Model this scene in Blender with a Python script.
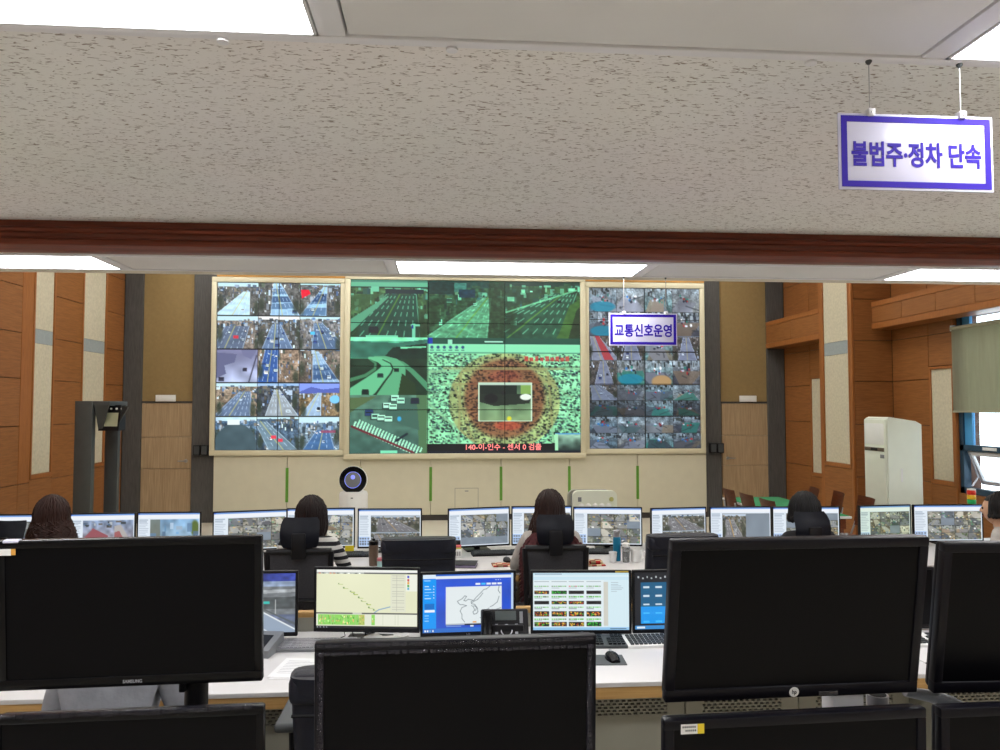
import bpy, bmesh, math, random
import numpy as np
from mathutils import Vector, Matrix

for _o in list(bpy.data.objects):
    bpy.data.objects.remove(_o, do_unlink=True)
SC = bpy.context.scene
COL = SC.collection

# ------------------------------------------------------------------ camera
F = 745.0                                   # focal length in pixels of the 1000 x 750 frame
YAW, PITCH, CAMZ = math.atan(57 / F), math.atan(33 / F), 1.92
cam_d = bpy.data.cameras.new('camera')
cam_d.sensor_width = 36.0
cam_d.lens = F * 36.0 / 1000.0
cam_d.clip_start = 0.05
cam = bpy.data.objects.new('camera', cam_d)
COL.objects.link(cam)
cam.location = (0, 0, CAMZ)
cam.rotation_euler = (math.pi / 2 + PITCH, 0, -YAW)
SC.camera = cam

# ------------------------------------------------------------------ world, exposure
SC.view_settings.view_transform = 'Standard'
SC.view_settings.look = 'None'
SC.view_settings.gamma = 1.0
SC.view_settings.use_curve_mapping = False
SC.view_settings.exposure = 0.0
W = bpy.data.worlds.new('overcast_sky')
SC.world = W
W.use_nodes = True
W.node_tree.nodes['Background'].inputs[0].default_value = (0.86, 0.95, 1.0, 1)
W.node_tree.nodes['Background'].inputs[1].default_value = 4.0
LOW_LED = 19.0       # emission of the low ceiling's light panels
HALL_LED = 12.5      # emission of the hall ceiling's light panels
SCREEN = 1.0        # emission of pictures on displays

# ------------------------------------------------------------------ placing helpers (rays of the photograph's camera)
_fw = Vector((math.sin(YAW) * math.cos(PITCH), math.cos(YAW) * math.cos(PITCH), math.sin(PITCH)))
_rt = Vector((math.cos(YAW), -math.sin(YAW), 0))
_up = _rt.cross(_fw)
_c = Vector((0, 0, CAMZ))
def _ray(px, py): return _fw + _rt * ((px - 500) / F) + _up * ((375 - py) / F)
def PY(px, py, Y): r = _ray(px, py); return _c + r * (Y / r.y)
def PX(px, py, X): r = _ray(px, py); return _c + r * (X / r.x)
def PZ(px, py, Z): r = _ray(px, py); return _c + r * ((Z - CAMZ) / r.z)

# ------------------------------------------------------------------ mesh helpers
class MB:
    def __init__(s): s.bm = bmesh.new()
    def _place(s, vs, M):
        if M is not None:
            for v in vs: v.co = M @ v.co
    def box(s, x0, y0, z0, x1, y1, z1, bev=0.0, seg=2, mi=0, M=None):
        bm = s.bm
        if x1 < x0: x0, x1 = x1, x0
        if y1 < y0: y0, y1 = y1, y0
        if z1 < z0: z0, z1 = z1, z0
        v = [bm.verts.new(p) for p in ((x0,y0,z0),(x1,y0,z0),(x1,y1,z0),(x0,y1,z0),(x0,y0,z1),(x1,y0,z1),(x1,y1,z1),(x0,y1,z1))]
        fs = [bm.faces.new([v[i] for i in q]) for q in ((3,2,1,0),(4,5,6,7),(0,1,5,4),(1,2,6,5),(2,3,7,6),(3,0,4,7))]
        for f in fs: f.material_index = mi
        if bev > 0:
            es = list({e for f in fs for e in f.edges})
            r = bmesh.ops.bevel(bm, geom=es, offset=bev, segments=seg, affect='EDGES', profile=0.5)
            for f in r['faces']: f.material_index = mi
            vs = list({vv for f in r['faces'] for vv in f.verts} | {vv for f in fs if f.is_valid for vv in f.verts})
        else:
            vs = v
        s._place(vs, M)
        return s
    def ring(s, pts_list, close=True, mi=0, caps=True):
        bm = s.bm
        rings = [[bm.verts.new(p) for p in pts] for pts in pts_list]
        n = len(rings[0])
        for a, b in zip(rings[:-1], rings[1:]):
            for i in range(n if close else n - 1):
                f = bm.faces.new((a[i], a[(i+1) % n], b[(i+1) % n], b[i])); f.material_index = mi
        if caps and close:
            f = bm.faces.new(rings[0][::-1]); f.material_index = mi
            f = bm.faces.new(rings[-1]); f.material_index = mi
        return s
    def tube(s, pts, r, n=8, mi=0, caps=True):
        pts = [Vector(p) for p in pts]
        rs = r if isinstance(r, (list, tuple)) else [r] * len(pts)
        out, prev = [], None
        for i, p in enumerate(pts):
            t = (pts[min(i+1, len(pts)-1)] - pts[max(i-1, 0)]).normalized()
            if prev is None:
                a = t.orthogonal().normalized()
            else:
                a = prev - t * prev.dot(t)
                a = a.normalized() if a.length > 1e-6 else t.orthogonal().normalized()
            prev = a
            b = t.cross(a)
            out.append([p + (a * math.cos(2*math.pi*k/n) + b * math.sin(2*math.pi*k/n)) * rs[i] for k in range(n)])
        return s.ring(out, mi=mi, caps=caps)
    def lathe(s, prof, n=20, c=(0, 0, 0), mi=0, axis='z', M=None):
        c = Vector(c); out = []
        for r, h in prof:
            row = []
            for k in range(n):
                a = 2 * math.pi * k / n
                p = Vector((max(r, 1e-4) * math.cos(a), max(r, 1e-4) * math.sin(a), h))
                if axis == 'y': p = Vector((p.x, -p.z, p.y))
                if axis == 'x': p = Vector((p.z, p.x, p.y))
                if M is not None: p = M @ p
                row.append(p + c)
            out.append(row)
        return s.ring(out, mi=mi)
    def prism(s, poly, y0, y1, mi=0):
        """polygon in x,z pushed from y0 to y1"""
        return s.ring([[(x, y0, z) for x, z in poly], [(x, y1, z) for x, z in poly]], mi=mi)
    def prism_x(s, poly, x0, x1, mi=0):
        """polygon in y,z pushed from x0 to x1"""
        return s.ring([[(x0, y, z) for y, z in poly], [(x1, y, z) for y, z in poly]], mi=mi)
    def mesh(s, name, smooth=True, ang=38):
        bmesh.ops.recalc_face_normals(s.bm, faces=s.bm.faces)
        me = bpy.data.meshes.new(name)
        s.bm.to_mesh(me); s.bm.free()
        if smooth and len(me.polygons):
            me.polygons.foreach_set('use_smooth', [True] * len(me.polygons))
            me.set_sharp_from_angle(angle=math.radians(ang))
        return me

def obj(name, m, mat=None, parent=None, loc=None, smooth=True):
    me = m.mesh(name, smooth) if isinstance(m, MB) else m
    o = bpy.data.objects.new(name, me)
    COL.objects.link(o)
    if mat is not None and not me.materials:
        for q in (mat if isinstance(mat, (list, tuple)) else [mat]): me.materials.append(q)
    if parent is not None: o.parent = parent
    if loc is not None: o.location = loc
    return o
def tag(o, label=None, cat=None, group=None, kind=None):
    if label: o['label'] = label
    if cat: o['category'] = cat
    if group: o['group'] = group
    if kind: o['kind'] = kind
    return o
def thing(name, label, cat, loc=(0, 0, 0), rz=0.0, group=None):
    o = bpy.data.objects.new(name, None)
    COL.objects.link(o)
    o.empty_display_size = 0.1
    o.location = loc; o.rotation_euler = (0, 0, rz)
    return tag(o, label, cat, group)
def struct(name, m, mat, label=None, cat=None, parent=None):
    o = obj(name, m, mat, parent)
    if parent is None: tag(o, label, cat, kind='structure')
    return o
def copy_tree(o, parent=None):
    c = o.copy(); COL.objects.link(c); c.parent = parent
    for ch in [q for q in o.children]: copy_tree(ch, c)
    return c
def bx(*a, **k): return MB().box(*a, **k)

# ------------------------------------------------------------------ materials
def srgb(r, g, b):
    f = lambda v: ((v/255.0)/12.92 if v/255.0 <= .04045 else ((v/255.0+.055)/1.055)**2.4)
    return (f(r), f(g), f(b), 1.0)
def mat(name, col, rough=.5, metal=0.0, spec=.5, var=0.0, vscale=8.0, bump=0.0, bscale=60.0, emit=0.0, alpha=1.0, trans=0.0, stretch=None):
    m = bpy.data.materials.new(name); m.use_nodes = True
    nt = m.node_tree; b = nt.nodes['Principled BSDF']
    b.inputs['Base Color'].default_value = col
    b.inputs['Roughness'].default_value = rough
    b.inputs['Metallic'].default_value = metal
    b.inputs['Specular IOR Level'].default_value = spec
    b.inputs['Alpha'].default_value = alpha
    b.inputs['Transmission Weight'].default_value = trans
    if emit:
        b.inputs['Emission Color'].default_value = col; b.inputs['Emission Strength'].default_value = emit
    if var or bump:
        tc = nt.nodes.new('ShaderNodeTexCoord'); mp = nt.nodes.new('ShaderNodeMapping')
        nt.links.new(tc.outputs['Object'], mp.inputs['Vector'])
        if stretch: mp.inputs['Scale'].default_value = stretch
    if var:
        n = nt.nodes.new('ShaderNodeTexNoise'); n.inputs['Scale'].default_value = vscale; n.inputs['Detail'].default_value = 6
        nt.links.new(mp.outputs['Vector'], n.inputs['Vector'])
        r = nt.nodes.new('ShaderNodeValToRGB')
        r.color_ramp.elements[0].position = .3; r.color_ramp.elements[1].position = .7
        r.color_ramp.elements[0].color = tuple(c * (1 - var) for c in col[:3]) + (1,)
        r.color_ramp.elements[1].color = tuple(min(1, c * (1 + var)) for c in col[:3]) + (1,)
        nt.links.new(n.outputs['Fac'], r.inputs['Fac'])
        nt.links.new(r.outputs['Color'], b.inputs['Base Color'])
    if bump:
        n2 = nt.nodes.new('ShaderNodeTexNoise'); n2.inputs['Scale'].default_value = bscale; n2.inputs['Detail'].default_value = 4
        nt.links.new(mp.outputs['Vector'], n2.inputs['Vector'])
        bp = nt.nodes.new('ShaderNodeBump'); bp.inputs['Strength'].default_value = bump; bp.inputs['Distance'].default_value = .01
        nt.links.new(n2.outputs['Fac'], bp.inputs['Height'])
        nt.links.new(bp.outputs['Normal'], b.inputs['Normal'])
    return m
def wood(name, c1, c2, stretch, rough=.45, scale=6.0):
    m = bpy.data.materials.new(name); m.use_nodes = True
    nt = m.node_tree; b = nt.nodes['Principled BSDF']; b.inputs['Roughness'].default_value = rough
    b.inputs['Specular IOR Level'].default_value = .3
    tc = nt.nodes.new('ShaderNodeTexCoord'); mp = nt.nodes.new('ShaderNodeMapping'); mp.inputs['Scale'].default_value = stretch
    oi = nt.nodes.new('ShaderNodeObjectInfo')
    ad = nt.nodes.new('ShaderNodeVectorMath'); ad.operation = 'MULTIPLY_ADD'
    nt.links.new(tc.outputs['Object'], mp.inputs['Vector'])
    nt.links.new(oi.outputs['Random'], ad.inputs[0]); ad.inputs[1].default_value = (17, 23, 31)
    nt.links.new(mp.outputs['Vector'], ad.inputs[2])
    n = nt.nodes.new('ShaderNodeTexNoise'); n.inputs['Scale'].default_value = scale; n.inputs['Detail'].default_value = 8; n.inputs['Distortion'].default_value = .6
    nt.links.new(ad.outputs['Vector'], n.inputs['Vector'])
    r = nt.nodes.new('ShaderNodeValToRGB')
    r.color_ramp.elements[0].position = .32; r.color_ramp.elements[1].position = .68
    r.color_ramp.elements[0].color = c1; r.color_ramp.elements[1].color = c2
    nt.links.new(n.outputs['Fac'], r.inputs['Fac']); nt.links.new(r.outputs['Color'], b.inputs['Base Color'])
    return m
def acoustic(name):
    """off-white mineral ceiling board with short dark fissures running along x"""
    m = bpy.data.materials.new(name); m.use_nodes = True
    nt = m.node_tree; b = nt.nodes['Principled BSDF']; b.inputs['Roughness'].default_value = .9
    b.inputs['Specular IOR Level'].default_value = .1
    tc = nt.nodes.new('ShaderNodeTexCoord'); mp = nt.nodes.new('ShaderNodeMapping')
    mp.inputs['Scale'].default_value = (60, 170, 1)
    nt.links.new(tc.outputs['Object'], mp.inputs['Vector'])
    n = nt.nodes.new('ShaderNodeTexNoise'); n.inputs['Scale'].default_value = 1.0; n.inputs['Detail'].default_value = 1.0
    n.inputs['Roughness'].default_value = .45; n.inputs['Distortion'].default_value = .9
    nt.links.new(mp.outputs['Vector'], n.inputs['Vector'])
    r = nt.nodes.new('ShaderNodeValToRGB')
    r.color_ramp.elements[0].position = .612; r.color_ramp.elements[0].color = srgb(240, 238, 234)
    r.color_ramp.elements[1].position = .675; r.color_ramp.elements[1].color = srgb(162, 151, 141)
    nt.links.new(n.outputs['Fac'], r.inputs['Fac'])
    n2 = nt.nodes.new('ShaderNodeTexNoise'); n2.inputs['Scale'].default_value = 1.2; n2.inputs['Detail'].default_value = 3
    nt.links.new(tc.outputs['Object'], n2.inputs['Vector'])
    mx = nt.nodes.new('ShaderNodeMixRGB'); mx.blend_type = 'MULTIPLY'; mx.inputs['Fac'].default_value = .10
    nt.links.new(r.outputs['Color'], mx.inputs['Color1']); nt.links.new(n2.outputs['Color'], mx.inputs['Color2'])
    nt.links.new(mx.outputs['Color'], b.inputs['Base Color'])
    bp = nt.nodes.new('ShaderNodeBump'); bp.inputs['Strength'].default_value = .35; bp.inputs['Distance'].default_value = .004; bp.invert = True
    nt.links.new(n.outputs['Fac'], bp.inputs['Height']); nt.links.new(bp.outputs['Normal'], b.inputs['Normal'])
    return m
def picture_mat(name, strength, rough=.4):
    m = bpy.data.materials.new(name); m.use_nodes = True
    nt = m.node_tree; b = nt.nodes['Principled BSDF']
    b.inputs['Base Color'].default_value = (.01, .01, .012, 1); b.inputs['Roughness'].default_value = rough
    at = nt.nodes.new('ShaderNodeVertexColor'); at.layer_name = 'picture'
    nt.links.new(at.outputs['Color'], b.inputs['Emission Color']); b.inputs['Emission Strength'].default_value = strength
    return m
def stripes(name, c1, c2, scale, axis='Z', rough=.85):
    m = bpy.data.materials.new(name); m.use_nodes = True
    nt = m.node_tree; b = nt.nodes['Principled BSDF']; b.inputs['Roughness'].default_value = rough
    tc = nt.nodes.new('ShaderNodeTexCoord'); w = nt.nodes.new('ShaderNodeTexWave'); w.bands_direction = axis
    w.inputs['Scale'].default_value = scale; w.inputs['Distortion'].default_value = .4
    nt.links.new(tc.outputs['Object'], w.inputs['Vector'])
    r = nt.nodes.new('ShaderNodeValToRGB'); r.color_ramp.interpolation = 'CONSTANT'
    r.color_ramp.elements[0].color = c1; r.color_ramp.elements[1].position = .5; r.color_ramp.elements[1].color = c2
    nt.links.new(w.outputs['Fac'], r.inputs['Fac']); nt.links.new(r.outputs['Color'], b.inputs['Base Color'])
    return m
def plaid(name):
    m = bpy.data.materials.new(name); m.use_nodes = True
    nt = m.node_tree; b = nt.nodes['Principled BSDF']; b.inputs['Roughness'].default_value = .9
    tc = nt.nodes.new('ShaderNodeTexCoord'); ch = nt.nodes.new('ShaderNodeTexChecker'); ch.inputs['Scale'].default_value = 26
    ch.inputs['Color1'].default_value = srgb(176, 38, 34); ch.inputs['Color2'].default_value = srgb(214, 196, 158)
    ch2 = nt.nodes.new('ShaderNodeTexChecker'); ch2.inputs['Scale'].default_value = 11
    ch2.inputs['Color1'].default_value = (1, 1, 1, 1); ch2.inputs['Color2'].default_value = srgb(120, 90, 70)
    mx = nt.nodes.new('ShaderNodeMixRGB'); mx.blend_type = 'MULTIPLY'; mx.inputs['Fac'].default_value = .7
    nt.links.new(tc.outputs['Object'], ch.inputs['Vector']); nt.links.new(tc.outputs['Object'], ch2.inputs['Vector'])
    nt.links.new(ch.outputs['Color'], mx.inputs['Color1']); nt.links.new(ch2.outputs['Color'], mx.inputs['Color2'])
    nt.links.new(mx.outputs['Color'], b.inputs['Base Color'])
    return m

M = {}
M['acoustic'] = acoustic('fissured_ceiling_board')
M['ceil_white'] = mat('white_ceiling_panel', srgb(222, 221, 219), .6, var=.03, vscale=3)
M['rail'] = mat('white_aluminium_rail', srgb(226, 225, 228), .38, var=.02)
M['led_low'] = mat('led_diffuser', (.97, .98, 1, 1), .5, emit=LOW_LED)
M['led_hall'] = mat('led_diffuser_hall', (1, .985, .95, 1), .5, emit=HALL_LED)
M['header'] = wood('red_brown_moulding', srgb(92, 40, 24), srgb(126, 60, 38), (1.2, 25, 25), .32, 4)
M['cherry'] = wood('cherry_panel', srgb(130, 82, 42), srgb(152, 99, 55), (1.5, 1.5, 22), .42, 3)
M['cherry_trim'] = wood('cherry_trim', srgb(142, 87, 43), srgb(160, 101, 53), (14, 14, 1.5), .38, 4)
M['joint'] = mat('dark_panel_joint', srgb(62, 32, 14), .7, var=.1)
M['cream_cloth'] = mat('cream_fabric_panel', srgb(196, 188, 164), .95, var=.10, vscale=30, bump=.25, bscale=150)
M['band_grey'] = mat('grey_fabric_band', srgb(150, 158, 158), .9, var=.06, vscale=30)
M['dark_wood'] = wood('charcoal_laminate', srgb(72, 71, 70), srgb(90, 88, 86), (16, 16, 1.0), .6, 5)
M['olive'] = mat('olive_brown_fabric', srgb(146, 122, 80), .95, var=.05, vscale=20, bump=.2, bscale=140)
M['door_wood'] = wood('ash_door_veneer', srgb(154, 129, 98), srgb(182, 157, 124), (16, 16, .6), .5, 4)
M['wallpanel'] = mat('cream_metal_wall_panel', srgb(208, 203, 180), .6, var=.025, vscale=6)
M['screenframe'] = mat('cream_screen_frame', srgb(218, 211, 182), .5, var=.02)
M['amber'] = wood('amber_wood_band', srgb(186, 136, 70), srgb(204, 154, 86), (1, 20, 20), .45, 4)
M['green'] = mat('green_strip', srgb(92, 150, 44), .5, var=.05)
M['base'] = mat('dark_baseboard', srgb(60, 56, 54), .5, var=.08)
M['floor'] = mat('beige_vinyl_floor', srgb(204, 197, 182), .35, var=.06, vscale=3)
M['plaster'] = mat('plain_plaster', srgb(214, 208, 192), .9, var=.03)
M['black'] = mat('black_plastic', srgb(17, 16, 20), .42, spec=.25, var=.05)
M['black_gloss'] = mat('gloss_black_plastic', srgb(8, 8, 11), .25, spec=.2, var=.05)
M['bezel_up'] = mat('satin_black_bezel', srgb(13, 12, 19), .36, spec=.22, var=.05)
M['screen_off'] = mat('switched_off_panel', srgb(6, 6, 9), .30, spec=.12, var=.04)
M['pic'] = picture_mat('display_picture', SCREEN)
M['logo'] = mat('silver_print', srgb(170, 170, 178), .35, .3, var=.03)
M['silver'] = mat('brushed_silver', srgb(178, 178, 184), .3, .75, var=.06, vscale=40)
M['grey_plastic'] = mat('grey_plastic', srgb(120, 122, 126), .45, var=.05)
M['dgrey'] = mat('dark_grey_plastic', srgb(62, 66, 68), .5, var=.06)
M['kiosk'] = mat('slate_grey_metal', srgb(72, 76, 76), .5, .1, var=.08)
M['white'] = mat('white_plastic', srgb(230, 230, 228), .42, var=.02)
M['offwhite'] = mat('off_white_plastic', srgb(222, 226, 212), .4, var=.02)
M['fabric_black'] = mat('black_chair_fabric', srgb(26, 26, 32), .85, var=.12, vscale=60, bump=.2, bscale=220)
M['leather'] = mat('black_leatherette', srgb(31, 33, 44), .45, spec=.3, var=.12, vscale=25, bump=.12, bscale=120)
M['mesh'] = mat('charcoal_mesh_fabric', srgb(74, 73, 78), .9, var=.2, vscale=160, bump=.3, bscale=300)
M['desk_white'] = mat('white_desk_top', srgb(204, 202, 203), .35, var=.015)
M['desk_wood'] = wood('beech_edge', srgb(176, 136, 82), srgb(194, 156, 100), (1, 20, 20), .45, 4)
M['desk_grey'] = mat('grey_desk_panel', srgb(142, 140, 128), .55, var=.04)
M['void'] = mat('dark_inner_shade', srgb(20, 19, 18), .9, var=.1)  # near-black colour standing in for the shade inside hollows
M['glass'] = mat('window_glass', (.9, .97, 1, 1), .02, trans=1.0, var=0)
M['win_frame'] = mat('blue_grey_window_frame', srgb(46, 74, 96), .4, .2, var=.05)
M['win_blue'] = mat('light_blue_frame', srgb(70, 150, 206), .4, var=.04)
M['blind'] = mat('grey_green_blind', srgb(160, 158, 136), .9, var=.06, vscale=4, stretch=(1, 6, .6), bump=.1, bscale=8)
M['sign_white'] = mat('white_acrylic', srgb(206, 204, 224), .22, var=.01)
M['sign_blue'] = mat('ultramarine_print', srgb(46, 22, 150), .6, spec=.15, var=.04)
M['steelwire'] = mat('steel_wire', srgb(170, 168, 166), .35, .8, var=.05)
M['felt'] = mat('green_felt', srgb(44, 132, 84), .9, var=.06, vscale=20)
M['chair_wood'] = wood('mahogany_ply', srgb(92, 48, 30), srgb(122, 68, 42), (2, 2, 14), .3, 5)
M['skin'] = mat('skin', srgb(205, 160, 132), .55, var=.05, vscale=20)
M['eye'] = mat('dark_eye', srgb(30, 22, 18), .2, var=.05)
def hairmat(name, c): return mat(name, c, .5, spec=.25, var=.35, vscale=40, stretch=(1, 1, .25))
M['plastic_film'] = mat('crinkled_clear_film', srgb(70, 68, 80), .12, spec=.9, alpha=.22, var=.5, vscale=50, bump=.9, bscale=45)

# ------------------------------------------------------------------ lettering
def text_mesh(body, w, h, depth=.0015, bold=0.0):
    """letters in the x,z plane facing -y, centred, scaled to w x h"""
    cu = bpy.data.curves.new('lettering', 'FONT')
    cu.body = body; cu.size = 1.0; cu.extrude = .5; cu.offset = bold; cu.resolution_u = 4
    t = bpy.data.objects.new('lettering', cu); COL.objects.link(t)
    dg = bpy.context.evaluated_depsgraph_get()
    me = bpy.data.meshes.new_from_object(t.evaluated_get(dg))
    bpy.data.objects.remove(t, do_unlink=True)
    n = len(me.vertices); a = np.empty(n * 3); me.vertices.foreach_get('co', a); a = a.reshape(n, 3)
    lo, hi = a.min(0), a.max(0); c = (lo + hi) / 2; s = hi - lo
    b = np.empty_like(a)
    b[:, 0] = (a[:, 0] - c[0]) / s[0] * w
    b[:, 2] = (a[:, 1] - c[1]) / s[1] * h
    b[:, 1] = -(a[:, 2] - lo[2]) / s[2] * depth
    me.vertices.foreach_set('co', b.ravel()); me.update()
    return me

# ------------------------------------------------------------------ pictures shown on displays (painted as colour attributes)
class Cv:
    def __init__(s, a):
        s.a = a; s.h, s.w = a.shape[:2]
        s.X, s.Y = np.meshgrid((np.arange(s.w) + .5) / s.w, (np.arange(s.h) + .5) / s.h)
    @staticmethod
    def new(w, h, c): return Cv(np.ones((h, w, 3)) * (np.array(c) / 255.0))
    def sub(s, x0, y0, x1, y1):
        return Cv(s.a[int(round(y0*s.h)):max(int(round(y0*s.h))+1, int(round(y1*s.h))), int(round(x0*s.w)):max(int(round(x0*s.w))+1, int(round(x1*s.w)))])
    def put(s, m, c, al=1.0):
        m = (m * al)[..., None] if m.dtype != bool else (m.astype(float) * al)[..., None]
        s.a[:] = s.a * (1 - m) + (np.array(c) / 255.0) * m
    def fill(s, c, al=1.0): s.put(np.ones((s.h, s.w)), c, al)
    def rect(s, x0, y0, x1, y1, c, al=1.0): s.put((s.X >= x0) & (s.X < x1) & (s.Y >= y0) & (s.Y < y1), c, al)
    def mask(s, pts):
        m = np.zeros((s.h, s.w), bool); n = len(pts)
        for i in range(n):
            (xa, ya), (xb, yb) = pts[i], pts[(i+1) % n]
            if ya == yb: continue
            m ^= ((ya > s.Y) != (yb > s.Y)) & (s.X < (xb - xa) * (s.Y - ya) / (yb - ya) + xa)
        return m
    def poly(s, pts, c, al=1.0): s.put(s.mask(pts), c, al)
    def line(s, x0, y0, x1, y1, wd, c, al=1.0):
        asp = s.w / s.h
        dx, dy = (x1 - x0) * asp, y1 - y0; L = dx*dx + dy*dy + 1e-9
        t = np.clip((((s.X - x0) * asp) * dx + (s.Y - y0) * dy) / L, 0, 1)
        d = np.hypot((s.X - x0) * asp - t * dx, s.Y - y0 - t * dy)
        s.put(np.clip((wd - d) * s.h + .5, 0, 1), c, al)
    def blob(s, x, y, rx, ry, c, al=1.0, soft=.3):
        d = np.hypot((s.X - x) / rx, (s.Y - y) / ry)
        s.put(np.clip((1 - d) / soft, 0, 1), c, al)
    def grad(s, c0, c1, y0=0, y1=1):
        t = np.clip((s.Y - y0) / (y1 - y0), 0, 1)[..., None]
        s.a[:] = np.array(c0) / 255 * (1 - t) + np.array(c1) / 255 * t
    def noise(s, nx, ny, amp, rng, m=None):
        g = rng.random((ny + 2, nx + 2))
        fx, fy = s.X * nx, s.Y * ny; ix, iy = fx.astype(int), fy.astype(int); tx, ty = fx - ix, fy - iy
        v = g[iy, ix]*(1-tx)*(1-ty) + g[iy, ix+1]*tx*(1-ty) + g[iy+1, ix]*(1-tx)*ty + g[iy+1, ix+1]*tx*ty
        k = 1 + (v - .5) * 2 * amp
        if m is not None: k = np.where(m, k, 1)
        s.a *= k[..., None]
    def tint(s, c): s.a *= np.array(c) / 255.0
    def blur(s):
        p = np.pad(s.a, ((1, 1), (1, 1), (0, 0)), 'edge')
        s.a[:] = (p[:-2, 1:-1] + p[2:, 1:-1] + p[1:-1, :-2] + p[1:-1, 2:] + 2 * p[1:-1, 1:-1]) / 6
    def punch(s, k): s.a[:] = np.clip((s.a - .42) * k + .42, 0, 1)
RNG = np.random.default_rng(7)
def pick(rng, cols): return np.array(cols[int(rng.integers(len(cols)))]) * (.85 + .3 * rng.random())
TOWN = [(70, 82, 92), (150, 160, 168), (95, 88, 76), (190, 196, 200), (52, 58, 60), (120, 104, 84), (82, 110, 140)]
def clutter(c, rng, y0, y1, n, cols=TOWN, mw=.03, Mw=.14, mh=.05, Mh=.25):
    for _ in range(n):
        w, h = rng.uniform(mw, Mw), rng.uniform(mh, Mh) * (y1 - y0) * 2
        x, y = rng.uniform(-.05, 1), rng.uniform(y0, y1)
        c.rect(x, y - h / 2, x + w, y + h / 2, pick(rng, cols), .85)
def car(c, x, y, s, col):
    c.rect(x - s*.6, y - s*.35, x + s*.6, y + s*.6, (24, 28, 36), .55)
    c.rect(x - s*.5, y - s*.5, x + s*.5, y + s*.45, col)
    c.rect(x - s*.4, y - s*.22, x + s*.4, y + s*.02, (34, 44, 56))
def street(c, rng, hz=.25, vx=.5, hw=.06, xl=.05, xr=.9, road=(128, 140, 150), side=(98, 92, 84), sky=(190, 205, 220), lanes=5,
           cars=4, shade=0.0, centre=None, signs=0, bottom=1.0):
    c.grad(side, tuple(int(v * .85) for v in side))
    c.noise(14, 10, .35, rng); c.noise(40, 28, .3, rng)
    c.rect(0, 0, 1, hz * .45, sky)
    clutter(c, rng, hz * .35, hz * 1.25, 22, mw=.03, Mw=.11)
    clutter(c, rng, hz, .8, 26, cols=[(70, 76, 62), (110, 96, 78), (58, 64, 66), (150, 150, 150), (84, 92, 70), (180, 186, 190)], mw=.02, Mw=.08, mh=.03, Mh=.12)
    clutter(c, rng, hz * .4, 1.0, 46, cols=[(225, 230, 236), (44, 50, 56), (176, 186, 198), (120, 110, 98), (70, 90, 120), (200, 190, 180), (60, 66, 52)], mw=.012, Mw=.045, mh=.015, Mh=.07)
    R = [(vx - hw, hz), (vx + hw, hz), (xr, bottom), (xl, bottom)]
    mk = c.mask(R); c.put(mk, road); c.noise(9, 14, .10, rng, mk)
    if shade:
        for _ in range(4):
            y = rng.uniform(hz + .1, .95); c.put(c.mask([(0, y), (1, y - .05), (1, y + shade * .25), (0, y + shade * .35)]) & mk, (40, 62, 92), .55)
    xat = lambda f, y: (vx - hw + 2 * hw * f) + ((xl + (xr - xl) * f) - (vx - hw + 2 * hw * f)) * (y - hz) / (bottom - hz)
    for k in range(1, lanes):
        f = k / lanes
        if k == lanes // 2:
            c.line(xat(f, hz), hz, xat(f, bottom), bottom, .010, centre or (196, 178, 96), .9)
        else:
            y = hz + .03
            while y < bottom:
                d = .03 + (y - hz) * .10
                c.line(xat(f, y), y, xat(f, y + d), y + d, .006, (225, 230, 232), .8); y += 2.3 * d
    for f in (0.02, .98): c.line(xat(f, hz), hz, xat(f, bottom), bottom, .007, (214, 218, 218), .7)
    for _ in range(cars):
        y = hz + (bottom - hz) * rng.uniform(.08, .9); f = (int(rng.integers(lanes)) + .5) / lanes
        car(c, xat(f, y), y, .03 + (y - hz) * .09, pick(rng, [(235, 238, 240), (30, 32, 40), (200, 205, 210), (60, 80, 130), (220, 220, 225)]))
    for _ in range(signs): c.rect(*(lambda x, y: (x, y, x + .12, y + .09))(rng.uniform(.02, .8), rng.uniform(.3, .8)), pick(rng, [(70, 150, 215), (220, 60, 70), (90, 190, 225)]))
    for sgn in (rng.uniform(.0, .12), rng.uniform(.88, 1)): c.blob(sgn, rng.uniform(.5, .9), .1, .3, (52, 58, 44), .8, .6)
def park(c, rng, ground=(120, 116, 110), accent=((60, 140, 120), (200, 60, 60), (50, 130, 190)), dark=0.0, trees=True):
    c.grad((150, 158, 158), ground); c.noise(8, 6, .3, rng); c.noise(30, 20, .25, rng)
    if trees: clutter(c, rng, 0, .3, 24, cols=[(40, 46, 44), (80, 84, 76), (180, 186, 184), (60, 66, 72)], mw=.02, Mw=.1, mh=.1, Mh=.4)
    for k in range(2):
        c.poly([(rng.uniform(-.2, .5), rng.uniform(.35, .6)), (rng.uniform(.5, 1.2), rng.uniform(.35, .7)), (rng.uniform(.5, 1.2), 1.1), (rng.uniform(-.2, .4), 1.1)], pick(rng, [accent[0], (96, 98, 104), (150, 128, 104), (120, 124, 128), (74, 76, 84), (150, 150, 156)]), .7)
    for k in range(9):
        c.blob(rng.uniform(.3, .7), rng.uniform(.3, .6), rng.uniform(.02, .07), rng.uniform(.03, .09), pick(rng, list(accent) + [(235, 235, 240), (40, 44, 60)]), .95, .4)
    for k in range(3):
        x, y = rng.uniform(0, 1), rng.uniform(.3, .9); c.line(x, y, x + rng.uniform(-.5, .5), y + rng.uniform(.0, .3), .03, (52, 56, 60), .5)
    if dark: c.a *= (1 - dark)
def mosaic(c, rng, n, cols, smin=.01, smax=.04):
    for _ in range(n):
        x, y = rng.random(), rng.random(); w, h = rng.uniform(smin, smax), rng.uniform(smin, smax)
        c.rect(x, y, x + w, y + h, pick(rng, cols), .9)

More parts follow.
